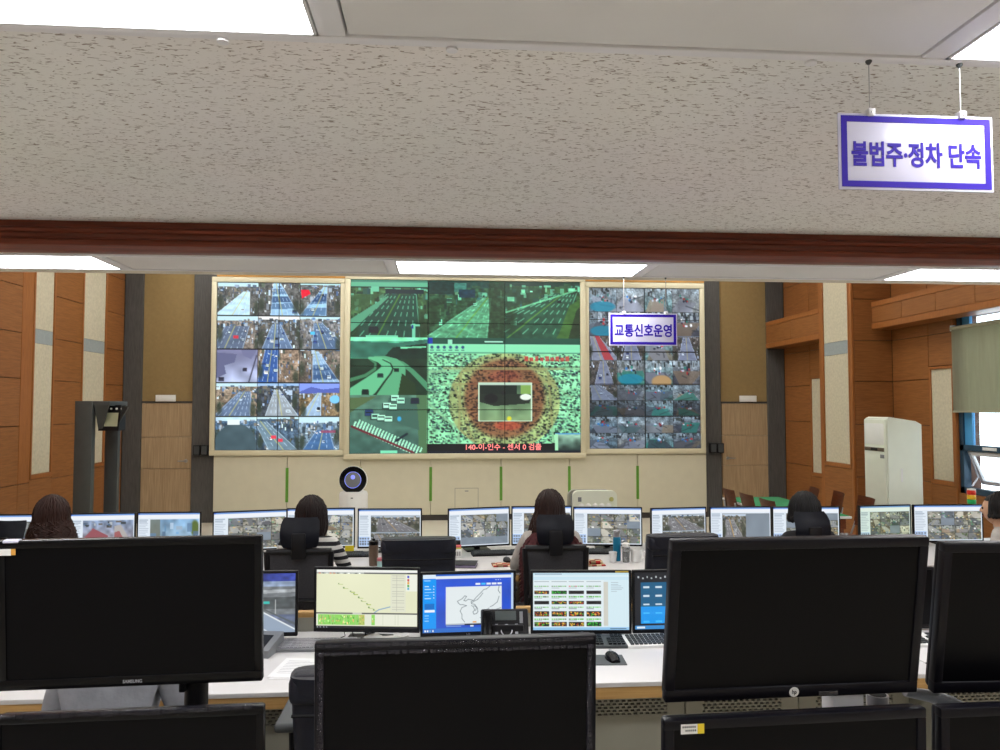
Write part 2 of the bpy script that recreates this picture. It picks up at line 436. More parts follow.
def paint_left():
    C = Cv.new(192, 265, (10, 12, 16)); rng = np.random.default_rng(3); P = []
    spec = [dict(hz=.28, vx=.72, hw=.08, xl=-.05, xr=.8, road=(186, 204, 208), lanes=6, cars=1),
            dict(hz=.02, vx=.45, hw=.08, xl=.3, xr=1.0, road=(150, 176, 190), lanes=5, cars=3, shade=.5, sky=(170, 195, 215)),
            dict(hz=.12, vx=.62, hw=.05, xl=.0, xr=.65, road=(150, 180, 196), lanes=4, cars=3, shade=.7, sky=(190, 215, 235)),
            dict(hz=.32, vx=.5, hw=.3, xl=-.1, xr=.65, road=(92, 98, 110), lanes=5, cars=3, signs=1, side=(140, 120, 104)),
            dict(hz=.25, vx=.45, hw=.09, xl=.1, xr=.85, road=(98, 112, 132), lanes=5, cars=6, sky=(230, 220, 228)),
            dict(hz=.2, vx=.45, hw=.1, xl=.3, xr=1.2, road=(84, 100, 120), lanes=5, cars=11, signs=1, side=(130, 120, 112)),
            None,
            dict(hz=.0, vx=.35, hw=.16, xl=.0, xr=.5, road=(56, 84, 132), lanes=4, cars=8, side=(150, 120, 96)),
            dict(hz=.05, vx=.4, hw=.06, xl=.32, xr=1.0, road=(140, 160, 176), lanes=5, cars=2, shade=.5, side=(126, 108, 92)),
            dict(hz=.27, vx=.72, hw=.14, xl=-.05, xr=.85, road=(98, 108, 124), lanes=7, cars=2, side=(150, 124, 100)),
            dict(hz=.2, vx=.48, hw=.05, xl=.2, xr=1.0, road=(150, 148, 144), lanes=6, cars=2, side=(72, 74, 76), sky=(150, 170, 190)),
            dict(hz=.3, vx=.5, hw=.04, xl=.05, xr=.55, road=(150, 164, 176), lanes=3, cars=2, side=(136, 108, 76), sky=(120, 130, 190)),
            'dome', dict(hz=.15, vx=.1, hw=.15, xl=.3, xr=1.0, road=(108, 122, 126), lanes=4, cars=2, signs=2, side=(80, 94, 104)),
            dict(hz=.4, vx=.6, hw=.15, xl=.1, xr=.9, road=(70, 98, 128), lanes=4, cars=3, side=(110, 120, 124))]
    for k, sp in enumerate(spec):
        i, j = k % 3, k // 3
        c = C.sub(i / 3, j / 5, (i + 1) / 3, (j + 1) / 5)
        if sp is None:
            c.grad((120, 112, 132), (176, 172, 186)); c.noise(5, 6, .2, rng)
            c.put(c.mask([(0, .1), (.5, .15), (.45, .4), (.2, .5), (.25, .75), (0, .9)]), (96, 92, 112)); c.put(c.mask([(.6, .0), (1, .0), (.85, .3), (.65, .2)]), (110, 104, 124))
            c.line(.98, .2, .8, 1, .02, (70, 66, 76)); car(c, .7, .62, .09, (52, 46, 56)); car(c, .13, .9, .12, (60, 54, 62))
        elif sp == 'dome':
            street(c, rng, hz=.3, vx=.5, hw=.3, xl=-.2, xr=1.2, road=(110, 130, 146), side=(90, 110, 126))
            c.blob(.5, .85, .52, .66, (72, 84, 84), 1, .05); c.noise(6, 6, .08, rng); c.rect(.3, .1, .6, .24, (220, 226, 230))
        else:
            street(c, rng, **sp)
        if k == 2: c.poly([(.02, .2), (.22, .2), (.26, .33), (.05, .48)], (226, 24, 48))
        if k == 14: c.rect(.55, .42, .9, .5, (150, 60, 80), .8)
        if k == 11: c.rect(.0, .0, 1, .24, (128, 138, 200)); c.poly([(0, .28), (.3, .12), (.6, .2), (1, .14), (1, .3), (0, .32)], (84, 92, 150)); c.blob(.88, .5, .14, .14, (120, 180, 230), 1, .2)
        c.tint((214, 234, 255)); c.a[:] = np.clip(c.a * 1.1, 0, 1) ** .85
        c.punch(1.3); c.a[0, :] *= .3; c.a[:, 0] *= .5
    return C.a
def paint_centre():
    C = Cv.new(360, 270, (30, 60, 52)); rng = np.random.default_rng(11)
    G = (150, 255, 205)
    # overhead motorway with a bridge
    c = C.sub(0, 0, 1/3, .335)
    street(c, rng, hz=.26, vx=.66, hw=.20, xl=-.12, xr=.92, road=(56, 74, 76), side=(104, 96, 74), sky=(120, 132, 140), lanes=9, cars=0, centre=(150, 140, 70))
    c.rect(0, .04, 1, .12, (168, 180, 180)); c.rect(0, .12, 1, .15, (40, 46, 50)); c.rect(.45, .17, .95, .25, (36, 46, 66)); c.rect(.27, .12, .37, .21, (186, 196, 200)); c.rect(.255, .15, .265, .42, (196, 204, 206))
    c.poly([(0, .28), (.44, .24), (0, .55)], (98, 92, 70), .8); c.poly([(0, .92), (.5, .3), (.46, .3), (0, .7)], (150, 160, 158))
    car(c, .3, .87, .11, (34, 30, 52)); c.rect(.2, .97, .62, 1, (200, 214, 214)); c.rect(.8, .76, .84, 1, (196, 206, 210)); c.rect(.78, .77, .9, .8, (196, 206, 210)); c.rect(.79, .78, .82, .84, (30, 60, 170))
    c.tint(G)
    # wide avenue by a tower block
    c = C.sub(1/3, 0, 2/3, .335)
    street(c, rng, hz=.3, vx=.78, hw=.05, xl=-.05, xr=.78, road=(150, 160, 150), side=(78, 82, 72), sky=(60, 74, 84), lanes=6, cars=1, centre=(170, 160, 80), signs=0)
    c.rect(0, .02, .34, .24, (52, 60, 70)); c.rect(.34, .05, .5, .2, (110, 130, 146)); c.rect(.4, .16, .62, .3, (40, 60, 96)); c.rect(.8, .0, 1, 1, (66, 66, 52), .7); c.noise(30, 40, .22, rng)
    c.tint(G)
    # motorway on the right with slip road
    c = C.sub(2/3, 0, 1, .335)
    street(c, rng, hz=.2, vx=.8, hw=.16, xl=-.55, xr=.75, road=(70, 84, 80), side=(92, 92, 70), sky=(60, 66, 70), lanes=9, cars=4, centre=(160, 150, 80))
    c.poly([(.72, .9), (.86, .42), (1, .3), (1, 1), (.68, 1)], (112, 108, 66)); c.poly([(.84, 1), (.95, .5), (1, .44), (1, 1)], (70, 62, 50))
    c.poly([(0, .1), (.5, .1), (.45, .3), (0, .5)], (66, 72, 68), .7); clutter(c, rng, .12, .36, 14, cols=[(226, 232, 230), (200, 210, 205), (60, 70, 76)], mw=.03, Mw=.1, mh=.06, Mh=.18)
    c.line(.02, .55, .95, .15, .012, (190, 200, 190)); c.noise(20, 20, .15, rng)
    c.tint(G)
    # curve between dark hills
    c = C.sub(0, .335, 1/3, .665)
    c.grad((150, 190, 186), (64, 72, 66)); c.rect(0, 0, 1, .07, (226, 246, 232)); c.poly([(0, .07), (.6, .1), (1, .03), (1, .4), (0, .36)], (92, 116, 122)); c.poly([(.55, .18), (1, .1), (1, .42), (.4, .4)], (40, 50, 52)); c.poly([(.65, .17), (.98, .15), (.98, .18), (.65, .2)], (200, 212, 206))
    c.rect(0, .38, 1, 1, (52, 58, 54)); c.noise(12, 12, .18, rng)
    def path(P, w0, w1, col):
        for i in range(len(P) - 1):
            for k in range(8):
                t = (i + k / 8) / (len(P) - 1); t2 = (i + (k + 1) / 8) / (len(P) - 1)
                f = lambda q: tuple(P[i][m] + (P[i+1][m] - P[i][m]) * q for m in (0, 1))
                c.line(*f(k / 8), *f((k + 1) / 8), w0 + (w1 - w0) * t, col)
    path([(1.05, .92), (.92, .74), (.8, .58), (.68, .46), (.55, .4), (.42, .37)], .05, .016, (132, 146, 136))
    path([(.46, 1.05), (.55, .82), (.62, .66), (.64, .55), (.58, .45), (.46, .385), (.32, .36)], .17, .022, (160, 172, 160))
    path([(.05, 1.05), (.28, .82), (.42, .66), (.48, .55), (.46, .46), (.38, .40), (.25, .37)], .17, .02, (178, 190, 178))
    path([(-.02, .75), (.2, .66), (.32, .55), (.33, .46), (.26, .40)], .03, .01, (120, 132, 120))
    path([(.30, 1.05), (.43, .8), (.53, .62), (.555, .54), (.52, .46), (.42, .395)], .018, .006, (46, 54, 50)); c.poly([(.67, .62), (.84, .8), (.86, 1), (.62, 1)], (70, 64, 50)); car(c, .39, .66, .07, (60, 64, 80)); car(c, .6, .56, .06, (40, 44, 50)); car(c, .2, .95, .09, (36, 40, 48))
    c.tint(G)
    # crossing with a zebra
    c = C.sub(0, .665, 1/3, 1)
    c.grad((120, 132, 128), (86, 100, 104)); c.noise(16, 16, .14, rng)
    c.poly([(0, .05), (.35, .02), (.0, .3)], (118, 112, 86)); c.poly([(.86, 0), (1, 0), (1, 1), (.9, 1)], (110, 120, 96))
    c.poly([(.5, .05), (.86, .05), (.9, .6), (.45, .4)], (92, 106, 106))
    for k in range(22):
        x = .07 + k * .038; y = .44 + k * .023
        c.poly([(x, y), (x + .022, y + .01), (x - .01, y + .12), (x - .03, y + .11)], (236, 242, 236)); c.poly([(x + .06, y - .03), (x + .078, y - .02), (x + .05, y + .06), (x + .03, y + .05)], (226, 236, 230))
    c.line(.03, .53, .82, .98, .018, (150, 36, 58))
    for (x, y, k) in ((.25, .3, (60, 70, 130)), (.33, .36, (210, 222, 220)), (.41, .38, (240, 246, 240)), (.5, .4, (240, 246, 240)), (.48, .18, (245, 250, 245)), (.56, .2, (235, 240, 238)), (.58, .05, (230, 236, 236)), (.66, .1, (220, 228, 228)), (.84, .1, (40, 40, 70))): car(c, x, y, .1, k)
    c.blob(.64, .4, .03, .05, (80, 170, 250)); c.line(.6, .78, .74, .66, .02, (30, 40, 60)); c.rect(.4, .94, .62, 1, (170, 220, 205))
    c.tint((190, 255, 226))
    # map window
    C.rect(1/3, .335, 1, .372, (36, 84, 70)); C.rect(1/3, .335, .352, .372, (24, 60, 170)); C.rect(.42, .345, .44, .372, (150, 220, 190)); C.rect(.58, .352, .66, .36, (170, 230, 205))
    C.rect(1/3, .372, 1, .425, (136, 224, 178)); C.rect(1/3, .418, 1, .425, (90, 160, 130))
    for k in range(6): C.blob(.35 + k * .027, .39, .008, .011, (40, 70, 120), .9); C.rect(.342 + k * .027, .405, .358 + k * .027, .412, (70, 120, 110), .7)
    c = C.sub(1/3, .425, 1, .945)
    c.fill((150, 232, 178)); c.noise(20, 14, .15, rng)
    rn = np.random.default_rng(4)
    GR = [(24, 52, 46), (140, 220, 176), (70, 120, 100), (36, 56, 84), (150, 226, 184), (44, 70, 56), (110, 150, 120), (30, 40, 44), (60, 100, 90), (20, 34, 34)]
    mosaic(c, rn, 4200, GR, .005, .018); c.blur()
    for (a, b, d, e) in ((0, .2, 1, .16), (.22, 0, .2, 1), (0, .55, .3, .98), (.78, .1, .82, 1), (.1, .35, .9, .3), (.16, .3, .3, 1), (.55, .05, .95, .5)): c.line(a, b, d, e, .013, (140, 196, 150), .8)
    mosaic(c, rn, 420, [(24, 44, 44), (34, 50, 70), (24, 36, 34), (60, 90, 80)], .008, .022)
    d = np.hypot((c.X - .5) / .37, (c.Y - .53) / .55)
    m1 = np.clip((1 - d) / .03, 0, 1)[..., None]; c.a[:] = c.a * (1 - m1 * (1 - np.array([1.1, .82, .72])))
    d2 = np.hypot((c.X - .5) / .28, (c.Y - .5) / .47)
    m2 = np.clip((1 - d2) / .12, 0, 1)[..., None]; c.a[:] = c.a * (1 - m2 * (1 - np.array([.88, .60, .62])))
    c.put(np.clip((1 - d2) / .15, 0, 1), (120, 44, 48), .12)
    c.put(np.clip((1 - np.hypot((c.X - .5) / .13, (c.Y - .25) / .08)) / .4, 0, 1), (160, 54, 54), .28)
    c.put(np.clip((1 - np.hypot((c.X - .52) / .10, (c.Y - .80) / .06)) / .3, 0, 1), (196, 84, 62), .6)
    c.put(((c.X > .1) & (c.X < .9) & (c.Y > .15) & (c.Y < .18)), (150, 160, 110), .6)
    for k in range(9): c.rect(.63 + k * .034, .03 + .012 * (k % 2), .654 + k * .034, .085, (196, 70, 66), .8)
    q = C.sub(.553, .594, .785, .815)
    q.grad((70, 104, 82), (136, 168, 124)); q.noise(9, 7, .15, rng); q.rect(0, .06, .72, .3, (30, 44, 40)); q.rect(.78, .06, 1, .3, (130, 170, 90)); q.poly([(0, .3), (1, .3), (.95, .55), (.3, .62), (0, .5)], (40, 52, 46))
    q.blob(.24, .42, .14, .14, (26, 30, 34), 1, .2); q.blob(.88, .38, .12, .09, (226, 240, 226), 1, .2); q.blob(.47, .27, .05, .06, (30, 36, 40)); q.blob(.57, .93, .05, .07, (214, 214, 60)); q.rect(0, 0, 1, .06, (180, 206, 190))
    for r in ((0, 0, 1, .02), (0, .98, 1, 1), (0, 0, .02, 1), (.98, 0, 1, 1)): q.rect(*r, (200, 226, 200))
    C.punch(1.12)
    C.rect(1/3, .945, .885, .985, (8, 12, 18)); C.rect(1/3, .985, 1, 1, (14, 26, 40))
    q = C.sub(.885, .885, 1, .985); q.grad((150, 196, 170), (40, 60, 56)); q.noise(6, 5, .4, rng); q.rect(0, 0, 1, .08, (90, 170, 220)); q.rect(0, .05, .12, 1, (170, 240, 190))
    C.a[:] = np.clip(C.a, 0, 1)
    return C.a
def paint_right():
    C = Cv.new(176, 253, (20, 22, 26)); rng = np.random.default_rng(23)
    ys = [0, .149, .30, .449, .60, .70, .80, .90, 1.0]
    for j in range(8):
        for i in range(4):
            c = C.sub(i / 4, ys[j], (i + 1) / 4, ys[j + 1]); k = j * 4 + i
            if k in (8, 16): street(c, rng, hz=.02, vx=.2, hw=.15, xl=.1, xr=1.1, road=(140, 142, 152), side=(110, 100, 90), lanes=3, cars=1)
            elif k in (9, 11, 12): street(c, rng, hz=.05, vx=.5, hw=.1, xl=.2, xr=.9, road=(132, 136, 150), side=(96, 90, 84), lanes=2, cars=3)
            elif k in (3, 1, 19, 25, 26): park(c, rng, ground=(140, 140, 132), trees=False); c.noise(3, 3, .2, rng)
            elif k in (20, 21, 23): park(c, rng, ground=(84, 86, 92), dark=.3)
            else: park(c, rng, ground=[(90, 110, 116), (130, 120, 108), (96, 130, 124), (86, 84, 86)][k % 4])
            if k in (0, 4, 13): c.blob(.5, .8, .5, .25, (30, 140, 160), .8, .2)
            if k in (14,): c.blob(.6, .9, .4, .3, (186, 150, 104), 1, .2)
            if k == 8: c.poly([(.2, 0), (.35, 0), (.9, 1), (.55, 1)], (178, 74, 78))
            c.tint((228, 238, 255) if j < 4 else (196, 212, 232)); c.a[0, :] *= .6; c.a[:, 0] *= .7
    C.punch(1.2); C.a[int(.4*253), :] *= .35
    return np.clip(C.a, 0, 1)
def mini(c, rng):
    b = pick(rng, [(140, 140, 128), (120, 124, 112), (150, 146, 134), (112, 120, 130), (128, 120, 100)])
    c.fill(b); c.noise(4, 3, .35, rng); c.noise(9, 8, .35, rng)
    x0, x1 = rng.uniform(-.2, .5), rng.uniform(.3, 1.1)
    c.poly([(x0, 0), (x0 + .35, 0), (x1 + .4, 1), (x1 - .4, 1)], pick(rng, [(170, 172, 170), (110, 114, 118), (196, 192, 180), (90, 98, 104)]), .85)
    for _ in range(9):
        x, y = rng.random(), rng.random(); c.rect(x, y, x + rng.uniform(.06, .2), y + rng.uniform(.06, .22), pick(rng, [(230, 232, 230), (50, 56, 60), (80, 100, 60), (60, 90, 140), (196, 170, 110), (60, 66, 50), (90, 150, 120)]), .9)
def ui_cams(seed, layout='grid', tone=(1, 1, 1)):
    C = Cv.new(112, 66, (224, 234, 244)); rng = np.random.default_rng(seed)
    C.rect(0, 0, 1, .05, (110, 150, 215)); C.rect(0, .05, 1, .14, (238, 242, 248)); C.rect(0, 0, .03, .05, (40, 90, 190))
    for k in range(12): C.rect(.02, .17 + k * .045, .12 + .05 * rng.random(), .19 + k * .045, (170, 184, 200))
    C.rect(.0, .72, .18, .98, (180, 206, 240)); 
    for k in range(4):
        for q in range(3): C.rect(.015 + k * .042, .76 + q * .07, .045 + k * .042, .81 + q * .07, (90, 96, 110), .8)
    x0, y0 = .2, .17
    tiles = []
    if layout == 'grid': tiles = [(i / 4, j / 4, (i + 1) / 4, (j + 1) / 4, (i * 7 + j * 3 + seed) % 9 == 0) for j in range(4) for i in range(4)]
    elif layout == 'blank': tiles = [(i / 4, j / 4, (i + 1) / 4, (j + 1) / 4, j == 3 or (j == 0 and i == 3)) for j in range(4) for i in range(4)]
    elif layout == 'half': tiles = [(0, 0, .5, 1, False), (.5, 0, 1, 1, True)]
    elif layout == 'two': tiles = [(0, 0, 1, .55, False), (0, .55, .5, 1, False), (.5, .55, 1, 1, False)]
    elif layout == 'red': tiles = [(0, 0, 1, 1, 'red')]
    elif layout == 'blue': tiles = [(0, 0, 1, 1, 'blue')]
    S = C.sub(x0, y0, .985, .97); S.fill((120, 128, 136))
    for (a, b, d, e, blank) in tiles:
        c = S.sub(a, b, d, e)
        if blank is True: c.fill((128, 140, 152)); c.noise(3, 3, .05, rng)
        elif blank == 'red':
            c.grad((130, 150, 180), (170, 150, 150)); c.noise(14, 8, .3, rng); c.poly([(0, .6), (.2, .25), (.5, .5), (.5, .95), (0, 1)], (150, 84, 92)); c.poly([(.62, .2), (.75, .15), (1, .8), (1, 1), (.62, 1)], (176, 172, 170)); c.poly([(.62, .4), (.72, .35), (.95, 1), (.62, 1)], (160, 96, 96))
            clutter(c, rng, .0, .2, 14)
        elif blank == 'blue':
            c.grad((130, 170, 206), (150, 170, 180)); c.noise(10, 5, .25, rng); c.rect(0, 0, .2, 1, (110, 110, 90), .7); c.blob(.92, .3, .1, .3, (90, 110, 50)); clutter(c, rng, .2, .9, 16, cols=[(110, 160, 200), (170, 190, 210), (90, 120, 150)])
        else:
            kind = rng.random()
            if layout in ('half', 'two'): street(c, rng, hz=.2, vx=.3, hw=.15, xl=.1, xr=1.0, road=(120, 120, 124), lanes=6, cars=4, side=(104, 104, 92), centre=(230, 180, 70))
            elif kind < .8: mini(c, rng)
            elif kind < .9: street(c, rng, hz=rng.uniform(.05, .3), vx=rng.uniform(.3, .7), hw=.15, xl=-.05, xr=1.05, road=(142, 146, 148), lanes=3, cars=3, side=(104, 104, 82))
            else: park(c, rng, ground=(130, 130, 112), accent=((60, 130, 90), (210, 190, 70), (60, 110, 170)))
            c.a[0, :] *= .6; c.a[:, 0] *= .6
    C.a *= np.array(tone)
    return np.clip(C.a, 0, 1)
def ui_road():
    C = Cv.new(200, 116, (150, 160, 170)); rng = np.random.default_rng(5)
    C.grad((66, 82, 160), (120, 130, 140)); C.rect(0, .0, 1, .14, (60, 74, 160)); C.rect(0, .14, 1, .22, (150, 168, 196)); C.noise(10, 12, .15, rng)
    C.poly([(0, .22), (1, .22), (1, .7), (0, .7)], (120, 126, 130)); C.poly([(.3, .3), (1, .27), (1, .32), (.3, .37)], (170, 176, 180)); C.poly([(.3, .42), (1, .4), (1, .6), (.5, .6)], (84, 90, 92)); C.noise(26, 24, .18, rng)
    C.poly([(0, .4), (.55, .52), (1, .95), (1, 1), (0, 1)], (150, 166, 186)); C.line(.5, .5, 1, .95, .012, (226, 232, 236)); C.line(.3, .6, .75, 1, .008, (226, 232, 236)); C.line(.1, .6, .45, 1, .008, (226, 232, 236)); C.line(.55, .5, 1, .86, .012, (90, 98, 100))
    C.rect(.66, .47, .74, .52, (60, 190, 180)); C.line(.8, .45, .8, .68, .006, (210, 214, 214))
    return C.a
def ui_map():
    C = Cv.new(208, 124, (232, 234, 200)); rng = np.random.default_rng(8)
    C.noise(3, 3, .03, rng); C.rect(0, 0, 1, .045, (240, 242, 236)); C.rect(0, .05, 1, .075, (170, 176, 172))
    for k in range(12): C.rect(.02 + k * .036, .055, .042 + k * .036, .07, pick(rng, [(90, 96, 100), (214, 120, 80), (220, 224, 220)]))
    C.rect(.47, .05, .9, .075, (96, 98, 100)); C.rect(.9, .05, 1, .075, (40, 40, 44))
    pts = [(.22, .24), (.27, .31), (.34, .37), (.37, .41), (.42, .47), (.45, .53), (.5, .58), (.52, .64), (.57, .68)]
    for (x, y) in pts: C.rect(x - .006, y - .008, x + .008, y + .012, (96, 140, 60)); C.rect(x, y + .012, x + .045, y + .022, (176, 196, 96))
    C.line(.57, .74, .62, .68, .006, (86, 140, 200)); C.line(.62, .68, .73, .63, .006, (86, 140, 200))
    C.rect(.735, .08, .885, .72, (224, 226, 204)); 
    for k in range(16): C.rect(.75, .1 + k * .038, .87, .106 + k * .038, (176, 176, 160), .8); C.rect(.795, .09, .80, .7, (190, 190, 174))
    C.rect(.885, .08, 1, .36, (238, 240, 226)); 
    for k, q in enumerate(((70, 80, 200), (200, 60, 60), (230, 170, 60), (80, 170, 80), (90, 180, 210))): C.rect(.9, .1 + k * .05, .918, .14 + k * .05, q)
    C.rect(0, .735, 1, .755, (86, 88, 86)); C.rect(.36, .735, .45, .755, (200, 202, 190))
    C.rect(0, .755, 1, .955, (232, 234, 216)); C.rect(.02, .765, .58, .94, (142, 214, 96))
    for k in range(110): C.rect(*(lambda x, y: (x, y, x + .01, y + .03))(rng.uniform(.02, .58), rng.uniform(.77, .91)), pick(rng, [(196, 234, 150), (110, 190, 70), (240, 190, 120), (150, 220, 110), (90, 180, 60), (250, 240, 150)]))
    for k in range(30): C.rect(.03 * k, .765, .03 * k + .002, .94, (190, 200, 170), .6)
    C.rect(.43, .77, .48, .94, (232, 180, 110), .45); C.rect(.48, .765, .55, .94, (226, 230, 210))
    C.rect(0, .96, 1, 1, (24, 26, 32)); 
    for k in range(4): C.rect(.01 + k * .03, .972, .02 + k * .03, .99, (190, 196, 204))
    return C.a
def ui_blue():
    C = Cv.new(190, 122, (40, 84, 206)); rng = np.random.default_rng(9)
    C.noise(3, 3, .12, rng); C.rect(0, 0, .14, .07, (220, 236, 250)); C.rect(.14, 0, 1, .03, (36, 96, 196)); C.rect(.14, .03, 1, .08, (226, 234, 244)); C.rect(.975, 0, 1, 1, (190, 214, 240))
    C.rect(0, .08, .145, .93, (0, 150, 246))
    for k in range(5): C.rect(.02, .2 + k * .05, .07 + .02 * (k % 3), .214 + k * .05, (190, 230, 255)); C.rect(.118, .195 + k * .05, .128, .21 + k * .05, (235, 248, 255))
    C.rect(.015, .1, .085, .115, (160, 215, 250)); C.rect(.02, .5, .125, .6, (0, 110, 200)); C.rect(.02, .605, .13, .645, (236, 244, 250))
    for k in range(3): C.rect(.02, .7 + k * .045, .07, .712 + k * .045, (150, 210, 250))
    for k in range(5): C.rect(.58 + k * .06, .165, .63 + k * .06, .195, (70, 190, 250) if k == 1 else (232, 238, 246))
    for k in range(3): C.rect(.8 + k * .025, .105, .81 + k * .025, .12, (200, 214, 250))
    C.rect(.255, .22, .87, .88, (226, 234, 236)); C.rect(.255, .85, .87, .88, (170, 182, 190)); C.rect(.46, .86, .87, .885, (20, 30, 50)); C.rect(.55, .82, .59, .845, (236, 160, 70))
    L = lambda P: [C.line(*P[i], *P[i+1], .004, (70, 84, 92), .9) for i in range(len(P) - 1)]
    L([(.74, .22), (.7, .27), (.67, .28), (.64, .33), (.6, .39), (.58, .42), (.56, .46), (.53, .48), (.535, .52), (.57, .53), (.6, .6), (.605, .66), (.59, .69), (.56, .7), (.55, .66), (.57, .63), (.555, .57), (.535, .55)])
    L([(.55, .46), (.5, .44), (.47, .47), (.45, .46), (.48, .39), (.46, .38), (.43, .43), (.38, .47), (.39, .5), (.41, .53), (.44, .53), (.48, .55), (.43, .58), (.41, .64), (.43, .7), (.43, .77), (.46, .83)])
    L([(.56, .55), (.59, .58), (.58, .64)]); L([(.54, .5), (.57, .47), (.6, .45), (.63, .4), (.66, .34)])
    L([(.84, .22), (.83, .3), (.85, .35)]); L([(.84, .4), (.82, .5), (.77, .56), (.74, .58)]); L([(.86, .6), (.8, .63), (.76, .66), (.7, .68)]); L([(.73, .6), (.7, .63), (.68, .68), (.66, .72)]); L([(.7, .72), (.67, .8), (.63, .76)])
    C.rect(.26, .89, .42, .905, (150, 190, 240)); C.rect(.52, .885, .56, .91, (226, 236, 246)); C.rect(0, .93, 1, 1, (44, 110, 200))
    for k in range(4): C.rect(.02 + k * .028, .95, .036 + k * .028, .985, pick(rng, [(120, 200, 250), (230, 236, 240)]))
    return C.a
def ui_list():
    C = Cv.new(196, 118, (214, 232, 240)); rng = np.random.default_rng(10)
    C.rect(0, 0, 1, .13, (200, 228, 240)); C.rect(0, .05, 1, .07, (226, 240, 246)); C.rect(.02, .02, .3, .03, (150, 170, 190)); C.rect(0, .13, .74, .95, (224, 236, 240)); C.rect(.735, .16, .78, .92, (206, 206, 196)); C.rect(.78, .13, 1, .95, (212, 234, 242))
    rows = [(.23, .31, .375), (.41, .49, .555), (.59, .67, .765), (.8, .86, .93)]
    for j, (a, b, e) in enumerate(rows):
        for i in range(4):
            x = .015 + i * .18
            for k in range(7): C.rect(x + k * .022, a, x + .018 + k * .022, a + .02, pick(rng, [(90, 190, 70), (120, 150, 110), (200, 90, 90) if i == 2 and j == 0 else (120, 200, 100)]), .9)
            C.rect(x, a + .032, x + .08, a + .042, (150, 160, 166)); 
            C.rect(x, b, x + .155, e, (26, 22, 22))
            if (j, i) in ((0, 2), (0, 3), (1, 0), (1, 3)): continue
            q = C.sub(x, b, x + .155, e)
            for _ in range(26): q.rect(*(lambda u, v: (u, v, u + .08, v + .2))(rng.uniform(.02, .92), rng.uniform(.1, .7)), pick(rng, [(200, 60, 40), (230, 200, 70), (90, 190, 60), (230, 150, 60)] if (j, i) not in ((0, 1), (3, 3)) else [(70, 220, 70), (40, 160, 50)]), .9)
    for k in range(4): C.rect(.015 + k * .18, .155, .17 + k * .18, .165, (130, 140, 146))
    for k in range(6): C.rect(.81, .17 + k * .03, .81 + rng.uniform(.05, .14), .178 + k * .03, (160, 176, 186))
    C.rect(0, .95, 1, 1, (150, 200, 236)); C.rect(.8, .965, .97, .985, (90, 120, 150))
    return C.a
def ui_tiles():
    C = Cv.new(196, 118, (26, 28, 34))
    for k in range(9): C.rect(.03 + k * .045, .07 + .02 * (k % 2), .045 + k * .045, .1 + .02 * (k % 2), (190, 196, 200))
    C.rect(.06, .18, .32, .9, (24, 92, 132)); C.rect(.325, .18, .62, .9, (20, 78, 116)); C.rect(.64, .18, .95, .9, (22, 84, 124)); C.rect(.06, .6, .32, .9, (16, 150, 236))
    for j in range(5):
        for i in range(2): C.rect(.085 + i * .125, .25 + j * .15, .15 + i * .125, .28 + j * .15, (206, 224, 234) if j < 3 else (70, 190, 250))
    for j in range(3): C.rect(.38, .3 + j * .22, .48, .33 + j * .22, (206, 224, 234)); C.rect(.72, .3 + j * .22, .84, .33 + j * .22, (206, 224, 234))
    C.rect(0, .93, 1, 1, (60, 140, 206)); C.rect(.02, .945, .1, .985, (226, 236, 240))
    return C.a

def picture_mesh(name, arr, w, h):
    """grid in the local x,z plane facing -y, centred; arr rows run top to bottom, sRGB"""
    H, Wd = arr.shape[:2]
    lin = np.where(arr <= .04045, arr / 12.92, ((np.clip(arr, 0, 1) + .055) / 1.055) ** 2.4)
    xs = np.linspace(-w / 2, w / 2, Wd); zs = np.linspace(h / 2, -h / 2, H)
    co = np.zeros((H, Wd, 3)); co[..., 0] = xs[None, :]; co[..., 2] = zs[:, None]
    idx = np.arange(H * Wd).reshape(H, Wd)
    q = np.stack([idx[:-1, :-1], idx[1:, :-1], idx[1:, 1:], idx[:-1, 1:]], -1).reshape(-1, 4)
    me = bpy.data.meshes.new(name)
    me.vertices.add(H * Wd); me.vertices.foreach_set('co', co.ravel())
    me.loops.add(q.size); me.loops.foreach_set('vertex_index', q.ravel().astype(np.int32))
    me.polygons.add(len(q)); me.polygons.foreach_set('loop_start', np.arange(0, q.size, 4, dtype=np.int32))
    me.update(calc_edges=True)
    ca = me.color_attributes.new('picture', 'FLOAT_COLOR', 'POINT')
    rgba = np.ones((H * Wd, 4), np.float32); rgba[:, :3] = lin.reshape(-1, 3)
    ca.data.foreach_set('color', rgba.ravel())
    me.materials.append(M['pic'])
    return me
# ================================================================== STRUCTURE
XL, XR, YB, YN, ZC, ZH, YS = -5.34, 6.35, 13.0, -2.6, 2.60, 5.0, 3.775
ROWS = [.953, 1.69, 2.295, 2.874, 3.465, 4.06, 4.66]
floor = struct('floor', bx(XL - .3, YN - .2, -.1, XR + .3, YB + .3, 0), M['floor'], 'pale beige vinyl floor of the control room', 'floor')

